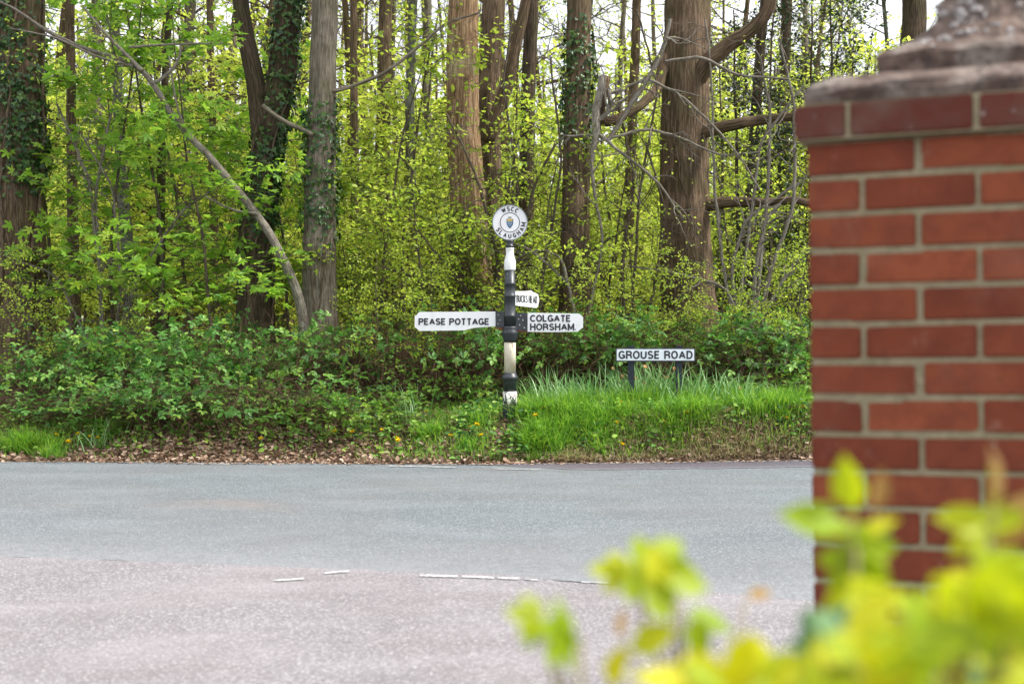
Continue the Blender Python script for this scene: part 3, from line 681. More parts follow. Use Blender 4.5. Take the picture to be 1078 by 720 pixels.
# flint chips set into the cap
rr = random.Random(5); bm = bmesh.new()
for i in range(110):
    sd_ = rr.randrange(4); t = rr.uniform(-.9, .9); hh = rr.uniform(.06, .175); lev = np.interp(hh, [.058, .088, .13, .18], [H_-.15, H_-.20, H_-.235, H_-.25])
    x, y = [(t, -1), (1, t), (-t, 1), (-1, -t)][sd_]
    m4 = Matrix.Translation((x*lev, y*lev, zt+hh)) @ Matrix.Rotation(rr.uniform(0, 6), 4, 'Z') @ Matrix.Diagonal((1, rr.uniform(.6, 1), rr.uniform(.5, .9), 1))
    bmesh.ops.create_icosphere(bm, subdivisions=1, radius=rr.uniform(.008, .017), matrix=m4)
me = bpy.data.meshes.new('flint_chips'); bm.to_mesh(me); bm.free(); me.materials.append(simple('flint', (.28,.26,.25), .6, .4, .7, 40)); obj('flint_chips', me, cap)

exec_later = []

# ------------------------------------------------------------------ woodland trees
def wob_fn(seed, a=.07, lobes=5, flare=0, nring=1):
    r = np.random.default_rng(seed); ph = r.uniform(0, 6.28, 12); am = r.uniform(.4, 1, 12)
    def f(th, i):
        v = sum(am[k]*np.sin((k+1)*th+ph[k]+i*.05*np.sin(ph[k]*3+k)) for k in range(5))*.35
        rid = sum(am[k]*np.sin((k*3+9)*th+ph[k]+.35*np.sin(i*.12+ph[k])) for k in range(5))*.14
        nz_ = np.sin(i*1.7+th*7+ph[0])*.12+np.sin(i*.6-th*11+ph[1])*.12
        return 1+a*(v+rid+nz_)+flare*np.exp(-i*.12)*(1+.35*np.sin(lobes*th+ph[3]))
    return f
def path_px(pts, D, step=.09, wig=.01, seed=0):
    """pts: (u, v, half width px) from the bottom up -> resampled 3D path and radii"""
    q = np.array([P(u, v, D if len(r) < 2 else D+r[1]) for u, v, *r in [(a[0], a[1], *a[2:]) for a in pts]])
    rad = np.array([a[2]*D/F for a in pts]); d = np.r_[0, np.cumsum(np.linalg.norm(np.diff(q, axis=0), axis=1))]
    n = max(4, int(d[-1]/step)); t = np.linspace(0, d[-1], n)
    # smooth the corner points
    q2 = np.stack([np.interp(t, d, q[:, k]) for k in range(3)], -1); r2 = np.interp(t, d, rad)
    for _ in range(max(1, int(.35/step))):
        q2[1:-1] = (q2[:-2]+2*q2[1:-1]+q2[2:])/4; r2[1:-1] = (r2[:-2]+2*r2[1:-1]+r2[2:])/4
    r = np.random.default_rng(seed+int(abs(pts[0][0]))); ww = np.cumsum(r.normal(0, wig, (n, 3)), axis=0); ww -= np.linspace(ww[0], ww[-1], n); q2 += ww*min(1, step*3)
    return q2, r2
def crown_bits(G, start, r, n, L, spread, leafm, per_m, size, tmpl=DIA, kids=(4, 4, 3), d0=(0, 0, 1), mi_leaf=1, maxl=2, flat=.5, zmin=None):
    for i in range(n):
        br = []; a = RNG.uniform(0, 2*PI); d = unit(np.array([math.cos(a)*spread, math.sin(a)*spread, 0])+np.array(d0)*RNG.uniform(.5, 1.2))
        grow(start[i % len(start)], d, L*RNG.uniform(.7, 1.2), r, 0, maxl, br, kids, .16, .05, .9, .5)
        put_wood(G, br, .003); leaf_on([(p, q) for p, q, l in br if l >= maxl-1], per_m, size, G, tmpl, mi_leaf, .05, .15, flat)
def ivy_on(q, rad, n, size, h0=0, h1=1, seed=1, spread=.04, side=None):
    r = np.random.default_rng(seed); G = Geo(); m = len(q)
    # ivy grows in patches
    pc = r.uniform(h0, h1, 14); pa = r.uniform(0, 2*PI, 14)
    k = r.integers(0, 14, n); t = pc[k]+r.normal(0, .055, n); lo_, hi_ = h0+r.normal(0, .02, n), h1+r.normal(0, .02, n); t = np.where(t < lo_, 2*lo_-t, t); t = np.where(t > hi_, 2*hi_-t, t); t = np.clip(t, 0, 1); th = pa[k]+r.normal(0, .75, n)
    if side is not None: th = side+r.normal(0, .9, n)
    i = np.clip((t*(m-1)).astype(int), 0, m-2)
    nrm = np.stack([np.cos(th), np.sin(th), np.zeros(n)], -1)
    O = q[i]+(q[i+1]-q[i])*r.random((n, 1))+nrm*(rad[i][:, None]*1.03+np.abs(r.normal(0, spread, (n, 1))))
    G.leaves(IVY, O, np.c_[r.normal(0, .5, (n, 2)), -np.ones(n)]+nrm*.4, nrm+r.normal(0, .35, (n, 3)), size*r.uniform(.6, 1.3, n))
    return G
def vine(G, q, rad, a0, turns, r0, i0=0, i1=None, seed=0):
    i1 = i1 or len(q)-1; r = np.random.default_rng(seed); idx = np.arange(i0, i1); t = (idx-i0)/(i1-i0); wv = np.cumsum(r.normal(0, .05, len(idx)))
    th = a0+turns*2*PI*t+wv; nrm = np.stack([np.cos(th), np.sin(th), np.zeros(len(idx))], -1)
    G.tube(q[idx]+nrm*(rad[idx]*1.08+.006)[:, None], r0*(1-.5*t), 6)
def big_tree(name, label, cat, pts, D, mat, seed, flare=.25, a=.08, limbs=(), ivy=None, vines=(), crown=14, crown_z=7.5, leafm=None, lsize=.05, group=None, topL=3., sides=44, extra_h=8, crown_per=4, ivy_side=None, trunk_name='trunk'):
    """trunk traced from the ground up; the stem and crown carry on above the picture"""
    q, rad = path_px(pts, D, .09, .012, seed); base = q[0].copy(); base[2] = float(gz(base[0], base[1]))-.15
    q[0, 2] = min(q[0, 2], base[2])
    if extra_h:
        d = unit((q[-1]-q[-12])*np.array([.6, .6, 1])); n = int(extra_h/.25); p = q[-1]; ex = []
        for i in range(n): d = unit(d+RNG.normal(0, .03, 3)*np.array([1, 1, .3])+np.array([0, 0, .03])); p = p+d*.25; ex.append(p)
        q = np.concatenate([q, ex]); rad = np.r_[rad, np.linspace(rad[-1], rad[-1]*.3, n)]
    root = thing(name, label, cat, tuple(base), 0, group)
    q = q-base; G = Geo(); G.tube(q, rad, sides, wob=wob_fn(seed, a, 5, flare))
    for lp, lr, lsides in limbs: G.tube(np.asarray(lp)-base, lr, lsides, wob=wob_fn(seed+3, .06))
    obj(trunk_name, (G, mat), root)
    if vines:
        G = Geo()
        for k, (a0, tn, r0, f0, f1) in enumerate(vines): vine(G, q, rad, a0, tn, r0, int(f0*len(q)), int(f1*len(q))-1, seed+k)
        obj('vine_stems', (G, VINE), root)
    if ivy:
        n, sz, h0, h1 = ivy; obj('ivy', (ivy_on(q, rad, n, sz, h0, h1, seed, side=ivy_side), LF_IVY), root)
    if crown:
        zt = q[:, 2]; cand = q[zt > crown_z]; cr = rad[zt > crown_z]
        if len(cand):
            G = Geo(); sel = RNG.integers(0, len(cand), crown)
            crown_bits(G, cand[sel], .035, crown, topL, 1.0, leafm, crown_per, lsize*1.5, DIA, (5, 5, 4))
            obj('crown', (G, [BARK, leafm or LF_MID]), root)
    return root, q+base, rad

# --- T1 ivy-covered trunk at the left edge
big_tree('ivy_clad_oak', 'thick oak trunk with climbing ivy and twisted vine stems, leftmost tree at the picture edge', 'tree', [(24,400,31),(24,350,28),(22,250,25),(22,120,24),(20,0,23),(18,-60,22)], 19.6, BARK, 11, .3, .09, ivy=(2000, .075, .30, .60), vines=((3.8,.22,.030,0,.62),(4.3,-.3,.024,0,.55),(5.0,.15,.034,0,.65),(5.4,-.15,.014,0,.5),(4.6,.5,.012,.1,.6),(5.8,-.4,.014,0,.45)), leafm=LF_MID)
# --- T4 dark ivy double trunk
q4, r4 = path_px([(280,185,12),(276,140,11),(269,90,10),(257,30,9),(247,-40,8)], 19.2, .09)
big_tree('ivy_clad_tree', 'dark forked tree wrapped in ivy vines behind the leaning pale branch', 'tree', [(271,390,19),(270,330,18),(268,260,17),(278,170,15),(295,90,14),(303,0,14),(306,-60,13)], 19.2, BARK_D, 12, .2, .1, limbs=[(q4, r4, 24)], ivy=(1700, .07, .22, .62), vines=((4.0,.3,.022,0,.5),(4.9,-.4,.026,0,.55),(5.6,.3,.020,0,.4),(4.4,.6,.010,.05,.5)), leafm=LF_MID)
# --- T5 pale trunk
big_tree('pale_barked_tree', 'straight tree with pale upper trunk and a collar of ivy, left of finger post', 'tree', [(338,390,19),(337,340,18),(336,250,17),(340,150,15.5),(342,60,14),(343,-40,13.5)], 18.8, BARK_P, 13, .15, .06, limbs=[(*path_px([(348,97,2.3),(375,90,2.1),(405,78,1.9),(438,52,1.6),(470,24,1.3),(505,14,.9)], 18.7, .05, .012, 2), 10), (*path_px([(330,142,2.6),(306,132,2.4),(290,122,2.2),(276,111,2)], 18.6, .05, .006, 2), 8)], ivy=(900, .06, .22, .42), vines=((4.2,.2,.012,0,.3),(5.2,-.3,.012,0,.35)), leafm=LF_YEL)
# --- T6 shattered snag
qs, rs = path_px([(488,400,20),(488,300,19),(486,200,18.5),(485,140,17),(486,60,16.5),(488,0,15),(490,-30,13)], 19.9, .09)
root, q_, r_ = big_tree('dead_snag', 'broken standing dead trunk stripped of bark to pale tan wood, left of centre', 'dead tree', [(500,400,20),(497,300,19),(489,200,18.5),(485,140,17.5),(486,60,17),(488,0,15.5),(490,-40,10)], 19.9, WOOD_BARE, 14, .15, .16, crown=0, extra_h=0)
G = Geo(); G.tube(q_[:int(len(q_)*.42)]-np.array(root.location), r_[:int(len(q_)*.42)]*1.09, 40, wob=wob_fn(24, .1, 5, .15)); obj('bark', (G, BARK), root)
# --- trunks behind
ql, rl = path_px([(512,150,8),(535,90,7),(548,30,6),(560,-30,5)], 20.6, .09)
big_tree('brown_oak', 'brown oak with crooked side limb standing just behind the broken dead trunk', 'tree', [(520,400,17),(516,300,16),(512,200,15),(510,110,14),(516,40,12),(521,-40,11)], 21.2, BARK, 15, .2, .08, limbs=[(ql, rl, 18)], leafm=LF_YEL)
big_tree('slender_dark_tree', 'slim dark straight trunk between the broken dead trunk and the ivy-topped trunk', 'tree', [(552,400,8.5),(554,250,8),(556,120,7.5),(559,0,7),(560,-30,7)], 22, BARK_D, 16, .1, .07, leafm=LF_YEL, sides=20)
# --- T8
big_tree('ivy_topped_tree', 'straight brown trunk with ivy near its top, just right of the finger post', 'tree', [(606,400,18),(606,330,16.5),(606,250,14.5),(608,150,14),(609,60,13),(610,-40,12.5)], 18.6, BARK, 17, .25, .06, ivy=(800, .06, .36, .56), vines=((5.0,.15,.014,0,.4),(4.4,-.2,.01,0,.5)), leafm=LF_MID)
# --- T9 big oak with limbs
def limb(pts, D): a, b = path_px(pts, D, .06, .03, 5); return (a, b*.86, 20)
L9 = [limb([(730,92,11),(748,62,10,-.2),(772,45,9,-.4),(796,28,8,-.5),(812,4,7,-.6),(822,-40,6,-.7)], 18.9),
      limb([(735,140,8),(765,134,7,-.3),(800,127,6,-.5),(842,124,5,-.7),(880,112,4,-.9)], 18.9),
      limb([(742,216,8),(775,213,6.5,-.2),(805,215,5.5,-.4),(840,212,4.5,-.6),(870,220,3.5,-.7)], 18.9),
      limb([(702,60,8),(690,95,6,-.3),(668,115,5,-.5),(640,128,6,-.7),(629,128,7,-.8),(632,100,6.5,-.8),(638,80,5.5,-.8)], 18.9)]
big_tree('big_oak', 'largest oak with heavy spreading limbs, right of centre behind the street nameplate', 'tree', [(726,395,33),(725,310,28),(722,250,26.5),(720,150,26),(720,80,25),(722,0,24),(724,-50,22)], 19.0, BARK, 18, .22, .07, limbs=L9, vines=((4.2,.1,.012,.1,.5),(5.1,-.1,.010,0,.4)), leafm=LF_YEL, sides=60, lsize=.055)
big_tree('dark_tree', 'dark trunk rising behind the top of the gatepost cap', 'tree', [(948,400,15),(952,250,14),(960,60,13),(962,-30,12)], 24, BARK_D, 19, .1, .08, leafm=LF_MID)
big_tree('slim_brown_tree', 'slim brown stem close to the right of the leftmost oak', 'tree', [(80,410,7),(79,320,6),(77,200,5.5),(76,80,5),(74,-30,4.5)], 21, BARK, 20, .1, .06, leafm=LF_MID, sides=18, crown=8)
big_tree('grey_ash', 'slim grey-green trunk with a kink, in the gap left of the leaning pale branch', 'tree', [(147,400,8),(140,320,7),(133,230,6.5),(128,150,6),(124,60,5),(118,-30,4.5)], 22.5, BARK_G, 21, .1, .05, leafm=LF_SYC, sides=18, crown=8)
big_tree('thin_dark_stem', 'thin dark stem carrying layered broad leaves, midway between the two ivy-clad trees', 'tree', [(164,400,5.5),(170,320,5),(171,220,4.5),(173,100,4),(178,20,3.5),(184,-30,3)], 21, BARK_D, 22, .1, .04, leafm=LF_SYC, sides=12, crown=8)
for i, (us, D, m, ds) in enumerate([([(374,400,5),(372,200,4.5),(371,60,4),(372,-30,3.5)], 23, BARK, 'thin brown trunk right beside the pale-barked tree'),
    ([(400,400,9),(402,250,8.5),(404,120,8),(408,-30,7)], 25, BARK, 'brown trunk half hidden by leaves, third trunk left of the broken dead one'),
    ([(437,400,6),(434,250,5.5),(432,120,5),(436,-30,4.5)], 24, BARK_G, 'grey slender trunk leaning a little, nearest on the left of the broken dead trunk'),
    ([(452,400,5),(453,200,4.5),(446,60,4.5),(452,-30,4)], 28, BARK_P, 'thin pale trunk tight behind the broken dead trunk'),
    ([(655,400,6),(662,250,5.5),(668,100,5),(672,-30,4.5)], 24, BARK, 'thin trunk in the gap left of the largest oak'),
    ([(782,400,6),(788,250,6),(795,120,5.5),(808,-30,5)], 22, BARK_D, 'thin dark trunk leaning right, just right of the largest oak'),
    ([(828,400,7),(826,250,6.5),(824,120,6),(830,-30,5.5)], 25, BARK_D, 'dark trunk nearest the gatepost, deep in holly'),
    ([(228,400,5),(226,250,4.5),(224,120,4),(220,-30,3.5)], 25, BARK, 'thin trunk behind the leaning pale branch'),
    ([(197,400,6),(200,250,6),(196,120,5),(204,-30,4.5)], 28, BARK_P, 'pale thin trunk deep behind the broad-leaved saplings'),
    ([(118,400,5),(112,250,5),(104,120,5),(100,-30,4)], 27, BARK_P, 'pale thin trunk leaning left behind the slim brown stem')]):
    big_tree('slender_tree', ds, 'tree', us, D, m, 40+i, .1, .05, leafm=[LF_YEL, LF_MID][i % 2], sides=14, crown=7, group='slender trees behind the verge')

# leaning arched pale branch / sapling
D = 18.3
pts = [(320,345,7),(316,318,6.5),(302,282,6),(288,252,5.5),(268,222,5.2),(245,194,5),(220,163,4.6),(196,139,4.2),(176,113,4),(163,90,3.8),(150,74,3.4),(128,62,3),(100,55,2.6),(80,48,2.6),(50,34,2.4),(30,20,2),(14,8,1.6),(-30,-10,1.2)]
q, rad = path_px(pts, D, .05, .01, 3); rad = rad*.82; base = q[0].copy(); base[2] = float(gz(base[0], base[1]))-.05
q = np.concatenate([[base], q]); rad = np.r_[rad[0], rad]
root = thing('leaning_sapling', 'pale arching sapling stem bent over to the left across the upper left of the wood', 'tree', tuple(base)); G = Geo()
G.tube(q-base, rad, 14, wob=wob_fn(5, .05))
for bp in ([(150,75,2.6),(130,55,2.2),(105,30,1.8),(88,8,1.2)], [(163,88,2),(185,72,1.8),(192,55,1.4),(190,48,1)], [(140,70,1.8),(100,60,1.4),(60,40,1.1),(10,30,.8)], [(136,50,1.4),(180,47,1.2),(235,46,.8)], [(270,225,1.8),(245,222,1.3),(215,206,.9)], [(196,139,1.5),(186,112,1.2),(178,60,.8)]):
    a, b = path_px(bp, D-.1, .05, .006, 4); G.tube(a-base, b, 6)
obj('trunk', (G, TWIG_P), root)
G = Geo(); br = []
for i in range(16):
    k = RNG.integers(len(q)//2, len(q)); grow(q[k]-base, unit(RNG.normal(0, 1, 3)), .7, .006, 0, 1, br, (4,), .2)
put_wood(G, br, .002); leaf_on([(p, r) for p, r, l in br if l >= 1], 22, .05, G, DIA, 1)
obj('crown', (G, [TWIG, LF_MID]), root)
# second dead stick across the pale tree
a, b = path_px([(278,112,3.2),(296,126,2.6),(318,140,2.2)], 18.4, .05); 

# bare pale dead twigs in front of the big oak: one dead thorn bush with long arching wands
def dead_bush(name, label, u, D, wands, mat=TWIG_P, seed=1, kid=5):
    base = P(u, 360, D); base[2] = float(gz(base[0], base[1])); root = thing(name, label, 'shrub', tuple(base)); G = Geo(); br = []
    for wd in wands:
        a, b = path_px(wd, D, .06, .02, seed); G.tube(a-base, b, 6, cap=False)
        for k in range(kid):
            i = RNG.integers(len(a)//4, len(a)-1); d = unit(unit(a[i+1]-a[i])+RNG.normal(0, .8, 3)); grow(a[i]-base, d, RNG.uniform(.3, .9), b[i]*.5, 0, 1, br, (3,), .25, -.02)
    put_wood(G, br, .0022); obj('branches', (G, mat), root)
    G = Geo(); leaf_on([(p, r) for p, r, l in br if l >= 1 and RNG.random() < .6], 9, .045, G, DIA, 0, .03); obj('leaves', (G, LF_YEL), root)
dead_bush('dead_thorn_bush', 'tangle of bare pale dead branches in front of the largest oak', 640, 18.0, [
  [(618,335,1.3),(634,250,1.5),(622,180,2),(629,134,4.5),(627,112,5),(634,98,4.2),(633,80,3.4)],[(640,148,2.4),(662,112,2.8),(688,72,2.8),(698,52,2.3),(706,20,1.8)],[(628,150,1.5),(680,136,1.7),(725,148,1.4),(760,165,1.2),(800,160,.9)],
  [(628,140,2),(650,160,1.8),(690,190,1.5),(720,230,1)],[(700,65,1.8),(740,60,1.6),(780,80,1.5),(830,84,1)],[(640,100,1.8),(680,80,1.8),(720,100,1.5),(770,150,1.2),(800,200,1)],
  [(628,128,2.5),(645,118,3),(640,95,2.5)],[(600,300,1.5),(560,262,1.5),(520,250,1)],[(605,330,1.8),(592,270,1.6),(560,262,1.3),(540,275,1)]])
dead_bush('bare_hazel', 'bare pale twiggy hazel stems arching between the largest oak and the gatepost', 790, 18.2, [
  [(790,360,2.5),(795,280,2.5),(805,230,2.2),(822,215,2)],[(780,360,2),(770,280,2),(785,230,1.8),(845,190,1.2)],[(800,340,2),(830,290,1.8),(850,260,1.3)],[(790,350,2),(760,300,1.6),(720,290,1.3),(660,280,1)],
  [(795,340,2),(810,200,2),(812,120,1.5),(800,60,1.2)],[(800,330,2),(838,210,2),(836,110,1.5),(820,40,1)],[(770,330,1.8),(752,200,1.6),(748,90,1.2),(742,20,1)],[(778,330,1.8),(800,150,1.5),(846,90,1.2)]], seed=8, kid=9)
dead_bush('bare_blackthorn', 'low bare thorny stems on the bank behind the grass, next to the gatepost', 815, 17.4, [
  [(815,400,2),(806,360,1.8),(790,335,1.2)],[(820,400,2),(838,350,1.6),(848,310,1)],[(812,400,2),(780,370,1.4),(730,350,1)],[(818,400,1.8),(800,340,1.3),(812,290,1)],[(822,410,1.5),(850,390,1)]], seed=9, kid=8)

dead_bush('bare_understorey', 'fine brown leafless twigs tangled between the broken dead trunk and the ivy-topped trunk', 540, 18.4, [
  [(540,380,2),(545,280,1.8),(560,200,1.6),(585,150,1.2)],[(535,380,1.8),(520,260,1.6),(500,180,1.4),(470,120,1)],[(545,370,1.8),(575,270,1.5),(590,170,1.2),(580,60,1)],[(538,370,1.6),(480,290,1.4),(430,230,1)],[(548,360,1.6),(600,280,1.3),(660,240,1)],
  [(535,350,1.5),(545,180,1.4),(530,90,1.2),(540,10,1)],[(530,370,1.4),(460,300,1.3),(400,280,1)]], mat=TWIG, seed=12, kid=12)
dead_bush('bare_understorey', 'fine pale leafless twigs rising between the leaning pale stem and the leftmost oak', 110, 18.9, [
  [(110,390,2),(105,280,1.8),(95,190,1.6),(60,110,1.2)],[(115,390,1.8),(130,300,1.6),(120,200,1.3),(85,140,1)],[(108,390,1.8),(150,280,1.5),(195,220,1.2),(240,190,1)],[(112,390,1.6),(100,200,1.4),(125,80,1.2),(110,0,1)],[(105,380,1.5),(60,290,1.3),(20,275,1)]], seed=14, kid=12)
dead_bush('bare_understorey', 'brown leafless twigs crossing the gap between the ivy-topped trunk and the largest oak', 660, 18.3, [
  [(660,380,2),(655,280,1.8),(668,190,1.5),(650,110,1.2)],[(664,380,1.8),(690,300,1.5),(700,220,1.3),(680,150,1)],[(657,370,1.6),(630,280,1.4),(600,240,1)],[(662,370,1.6),(672,200,1.4),(690,90,1.1),(670,10,1)]], mat=TWIG, seed=15, kid=12)
# --- generic saplings and thin forest trees, copied
def gen_tree(name, h, r, leafm, barkm, tmpl, lsize, per_m, n_limb, zfrac, L, kids=(5, 5), horiz=.3, seed=0, maxl=2, flat=.5, up=.03, lean=.02):
    root = thing(name, 'x', 'tree', (0, 0, 0)); tr = wander((0, 0, -.1), (RNG.normal(0, lean), RNG.normal(0, lean), 1), h, 22, .035, .03); rad = np.linspace(r, r*.25, len(tr))
    G = Geo(); G.tube(tr, rad, 10, wob=wob_fn(seed, .05)); obj('trunk', (G, barkm), root)
    G = Geo(); tw = []
    for i in range(n_limb):
        f = zfrac+(1-zfrac)*(i+RNG.random())/n_limb; k = min(int(f*21), 20); p = tr[k]; a = RNG.uniform(0, 2*PI); br = []
        grow(p, (math.cos(a), math.sin(a), .35), L*(1.15-.6*f)*RNG.uniform(.7, 1.2), rad[k]*.35, 0, maxl, br, kids, .15, up, .9, .5, horiz)
        put_wood(G, br, .0028); tw += [(p_, r_) for p_, r_, l in br if l >= 1]
    if h > 8: leaf_on([q for q in tw if q[0][0, 2] > h*.42], per_m*.3, lsize, G, tmpl, 1, .04, .15, flat); tw = [q for q in tw if q[0][0, 2] <= h*.42]
    leaf_on(tw, per_m, lsize, G, tmpl, 1, .04, .15, flat)
    obj('crown', (G, [barkm, leafm]), root); return root
protos = []
def proto(key, **kw): protos.append((key, gen_tree(**kw)))
proto('forA', name='forest_tree', h=15, r=.10, leafm=LF_YEL, barkm=BARK, tmpl=DIA, lsize=.11, per_m=10, n_limb=40, zfrac=.08, L=2.8, seed=1)
proto('forB', name='forest_tree', h=17, r=.13, leafm=LF_YEL, barkm=BARK_P, tmpl=DIA, lsize=.11, per_m=9, n_limb=34, zfrac=.15, L=3.1, seed=2)
proto('forC', name='forest_tree', h=13, r=.08, leafm=LF_MID, barkm=BARK_G, tmpl=DIA, lsize=.10, per_m=10, n_limb=36, zfrac=.08, L=2.5, seed=3)
proto('bareA', name='bare_trunk_tree', h=16, r=.14, leafm=LF_YEL, barkm=BARK, tmpl=DIA, lsize=.10, per_m=8, n_limb=18, zfrac=.5, L=2.6, seed=4)
proto('bareB', name='bare_trunk_tree', h=17, r=.09, leafm=LF_MID, barkm=BARK_P, tmpl=DIA, lsize=.10, per_m=8, n_limb=16, zfrac=.45, L=2.2, seed=5)
proto('sapY', name='young_beech', h=5.2, r=.035, leafm=LF_YEL, barkm=TWIG, tmpl=OV, lsize=.095, per_m=11, n_limb=26, zfrac=.05, L=1.8, seed=6, horiz=.6)
proto('sapM', name='young_hornbeam', h=4.6, r=.03, leafm=LF_MID, barkm=TWIG, tmpl=OV, lsize=.085, per_m=10, n_limb=26, zfrac=.06, L=1.5, seed=7, horiz=.5)
proto('sapS', name='young_sycamore', h=5.6, r=.03, leafm=LF_SYC, barkm=TWIG, tmpl=PALM, lsize=.16, per_m=6.5, n_limb=22, zfrac=.12, L=1.6, seed=8, horiz=.8, kids=(5, 4), flat=.8)
proto('holly', name='holly_bush', h=5.0, r=.04, leafm=LF_HOL, barkm=BARK_D, tmpl=OV, lsize=.055, per_m=16, n_limb=26, zfrac=.04, L=1.3, seed=9, horiz=.2)
PR = dict(protos); used = set()
def place(key, x, y, rz=0, s=1., label=None, group=None, cat='tree', sz=None):
    r = PR[key]; z = float(gz(x, y)); sc3 = (s, s, sz or s)
    if key not in used:
        used.add(key); r.location = (x, y, z); r.rotation_euler = (0, 0, rz); r.scale = sc3; r['label'] = label; r['category'] = cat
        if group: r['group'] = group
        return r
    o = dup(r, (x, y, z), rz, sc3, label, group); o['category'] = cat; return o
def pu(u, D): return (u-539)/F*D
rr = random.Random(11)
# sycamore saplings on the left, the nearest foliage
for i, (u, D, s, ds) in enumerate([(175, 19.0, 1.0, 'with sprays either side of the thin dark stem'), (228, 18.6, .85, 'just left of the dark ivy-clad forked tree'), (118, 19.6, .95, 'between the slim brown stem and the grey-green trunk'),
        (306, 20.4, .85, 'tucked between the forked tree and the pale-barked tree'), (60, 20.4, 1.05, 'close to the leftmost oak'), (205, 20.8, 1.15, 'set back behind the leaning pale stem')]):
    place('sapS', pu(u, D), D, rr.uniform(0, 6), s, 'young sycamore with broad green leaves '+ds, 'young sycamores on the left', 'sapling')
for i, (u, D, s, ds) in enumerate([(400, 19.4, .95, 'right of the pale-barked tree'), (442, 18.2, .72, 'above the PEASE POTTAGE arm'), (474, 19.3, .62, 'at the foot of the broken dead trunk'), (372, 19.2, .5, 'low beside the foot of the pale-barked tree'),
        (520, 18.6, .78, 'directly behind the round top of the finger post'), (565, 18.0, .68, 'directly behind the COLGATE and HORSHAM arm'), (640, 19.4, .72, 'between the ivy-topped trunk and the dead pale branches'),
        (672, 18.1, .5, 'low to the left of the largest oak'), (775, 19.8, .8, 'right of the largest oak'), (425, 20.6, 1.1, 'set back left of the broken dead trunk'), (540, 20.9, 1.05, 'set back between the finger post top and the broken dead trunk')]):
    place('sapM', pu(u, D), D, rr.uniform(0, 6), s, 'young fresh-green leafy sapling '+ds, 'leafy saplings behind the finger post', 'sapling')
for i, (u, D, s, ds) in enumerate([(810, 21.5, 1.1, 'left of the gatepost'), (850, 20.5, 1.05, 'partly hidden by the gatepost'), (770, 23.0, 1.15, 'behind the bare pale hazel stems'), (880, 22.5, 1.2, 'mostly hidden behind the gatepost cap')]):
    place('holly', pu(u, D), D, rr.uniform(0, 6), s, 'dark green holly bush '+ds, 'dark hollies on the right', 'shrub')
for i, (u, D, s, ds) in enumerate([(612, 17.3, .34, 'above the brambles right of the finger post arm'), (660, 17.2, .30, 'just above the left end of the nameplate'), (712, 17.3, .33, 'just above the right end of the nameplate'), (752, 17.2, .36, 'on the bank right of the nameplate'),
        (795, 17.0, .38, 'on the bank below the bare hazel'), (835, 17.0, .40, 'against the gatepost edge'), (455, 17.1, .36, 'poking above the PEASE POTTAGE arm'), (395, 17.2, .40, 'above the brown tangle left of the arms'), (130, 17.6, .34, 'in the brown dip of the hedge on the left'),
        (560, 17.2, .34, 'between the post and the COLGATE arm'), (30, 17.8, .42, 'in front of the leftmost oak')]):
    place('sapM', pu(u, D), D, rr.uniform(0, 6), s, 'small leafy yellow-green shoot '+ds, 'leafy shoots above the brambles', 'shoot')
# yellow beech understorey and forest trees further in
k = 0
for i in range(120):
    D = 22+26*rr.random()**1.1; u = -40+i*(960/120)+rr.uniform(-10, 10)
    place('sapY' if rr.random() < .8 else 'sapM', pu(u, D), D, rr.uniform(0, 6), rr.uniform(.7, 1.25), 'bright yellow-green young beech in the understorey deep in the wood', 'young beeches deep in the wood', 'sapling')
for i in range(84):
    D = 26+42*rr.random(); u = -60+i*(1010/84)+rr.uniform(-10, 10)
    if 340 < u < 860 and i % 3 == 0: continue
    key = rr.choice(['forA', 'forB', 'forC', 'forA', 'bareA', 'bareB'])
    if 330 < u < 660 and rr.random() < .7: key = rr.choice(['bareA', 'bareB'])
    place(key, pu(u, D), D, rr.uniform(0, 6), rr.uniform(.8, 1.2), 'slender woodland tree with bare lower trunk and spring leaves, deep in the wood' if key[0] == 'b' else 'slender woodland tree in light spring leaf to near the ground, deep in the wood',
          'bare-stemmed trees deep in the wood' if key[0] == 'b' else 'leafy trees deep in the wood')
for k_, r_ in protos:
    if k_ not in used: print('UNUSED', k_)
# far-off wood: one mass of trunks and leaves
G = Geo()
for i in range(420):
    D = rr.uniform(66, 105); x = rr.uniform(-.55, .50)*D; z = float(gz(x, D)); h = rr.uniform(11, 17); l = rr.uniform(-.8, .8)
    G.tube([(x, D, z-.2), (x+l*.5, D, z+h*.5), (x+l, D, z+h)], [.16, .13, .06], 5, 0, cap=False)
n = 80000; D = RNG.uniform(64, 108, n); x = RNG.uniform(-.55, .50, n)*D
cz = RNG.random(n)**1.25*15; dens = np.sin(x*.55)+np.sin(x*.23+D*.4+1)+np.sin(cz*.8+x*.3)+RNG.normal(0, .8, n); keep = dens > (-1.2+cz*(.32+.22*np.exp(-((x/D-.03)/.17)**2)))
O = np.stack([x, D, gz(x, D)+cz+.2], -1)[keep]; m = len(O)
G.leaves(DIA, O, randn(m), randn(m, .7)+np.array([0, -.3, .8]), RNG.uniform(.2, .4, m), 1)
tag(obj('distant_wood', (G, [BARK, LF_YEL])), 'far-off mass of thin trunks and yellow-green spring leaves', 'wood', kind='stuff')

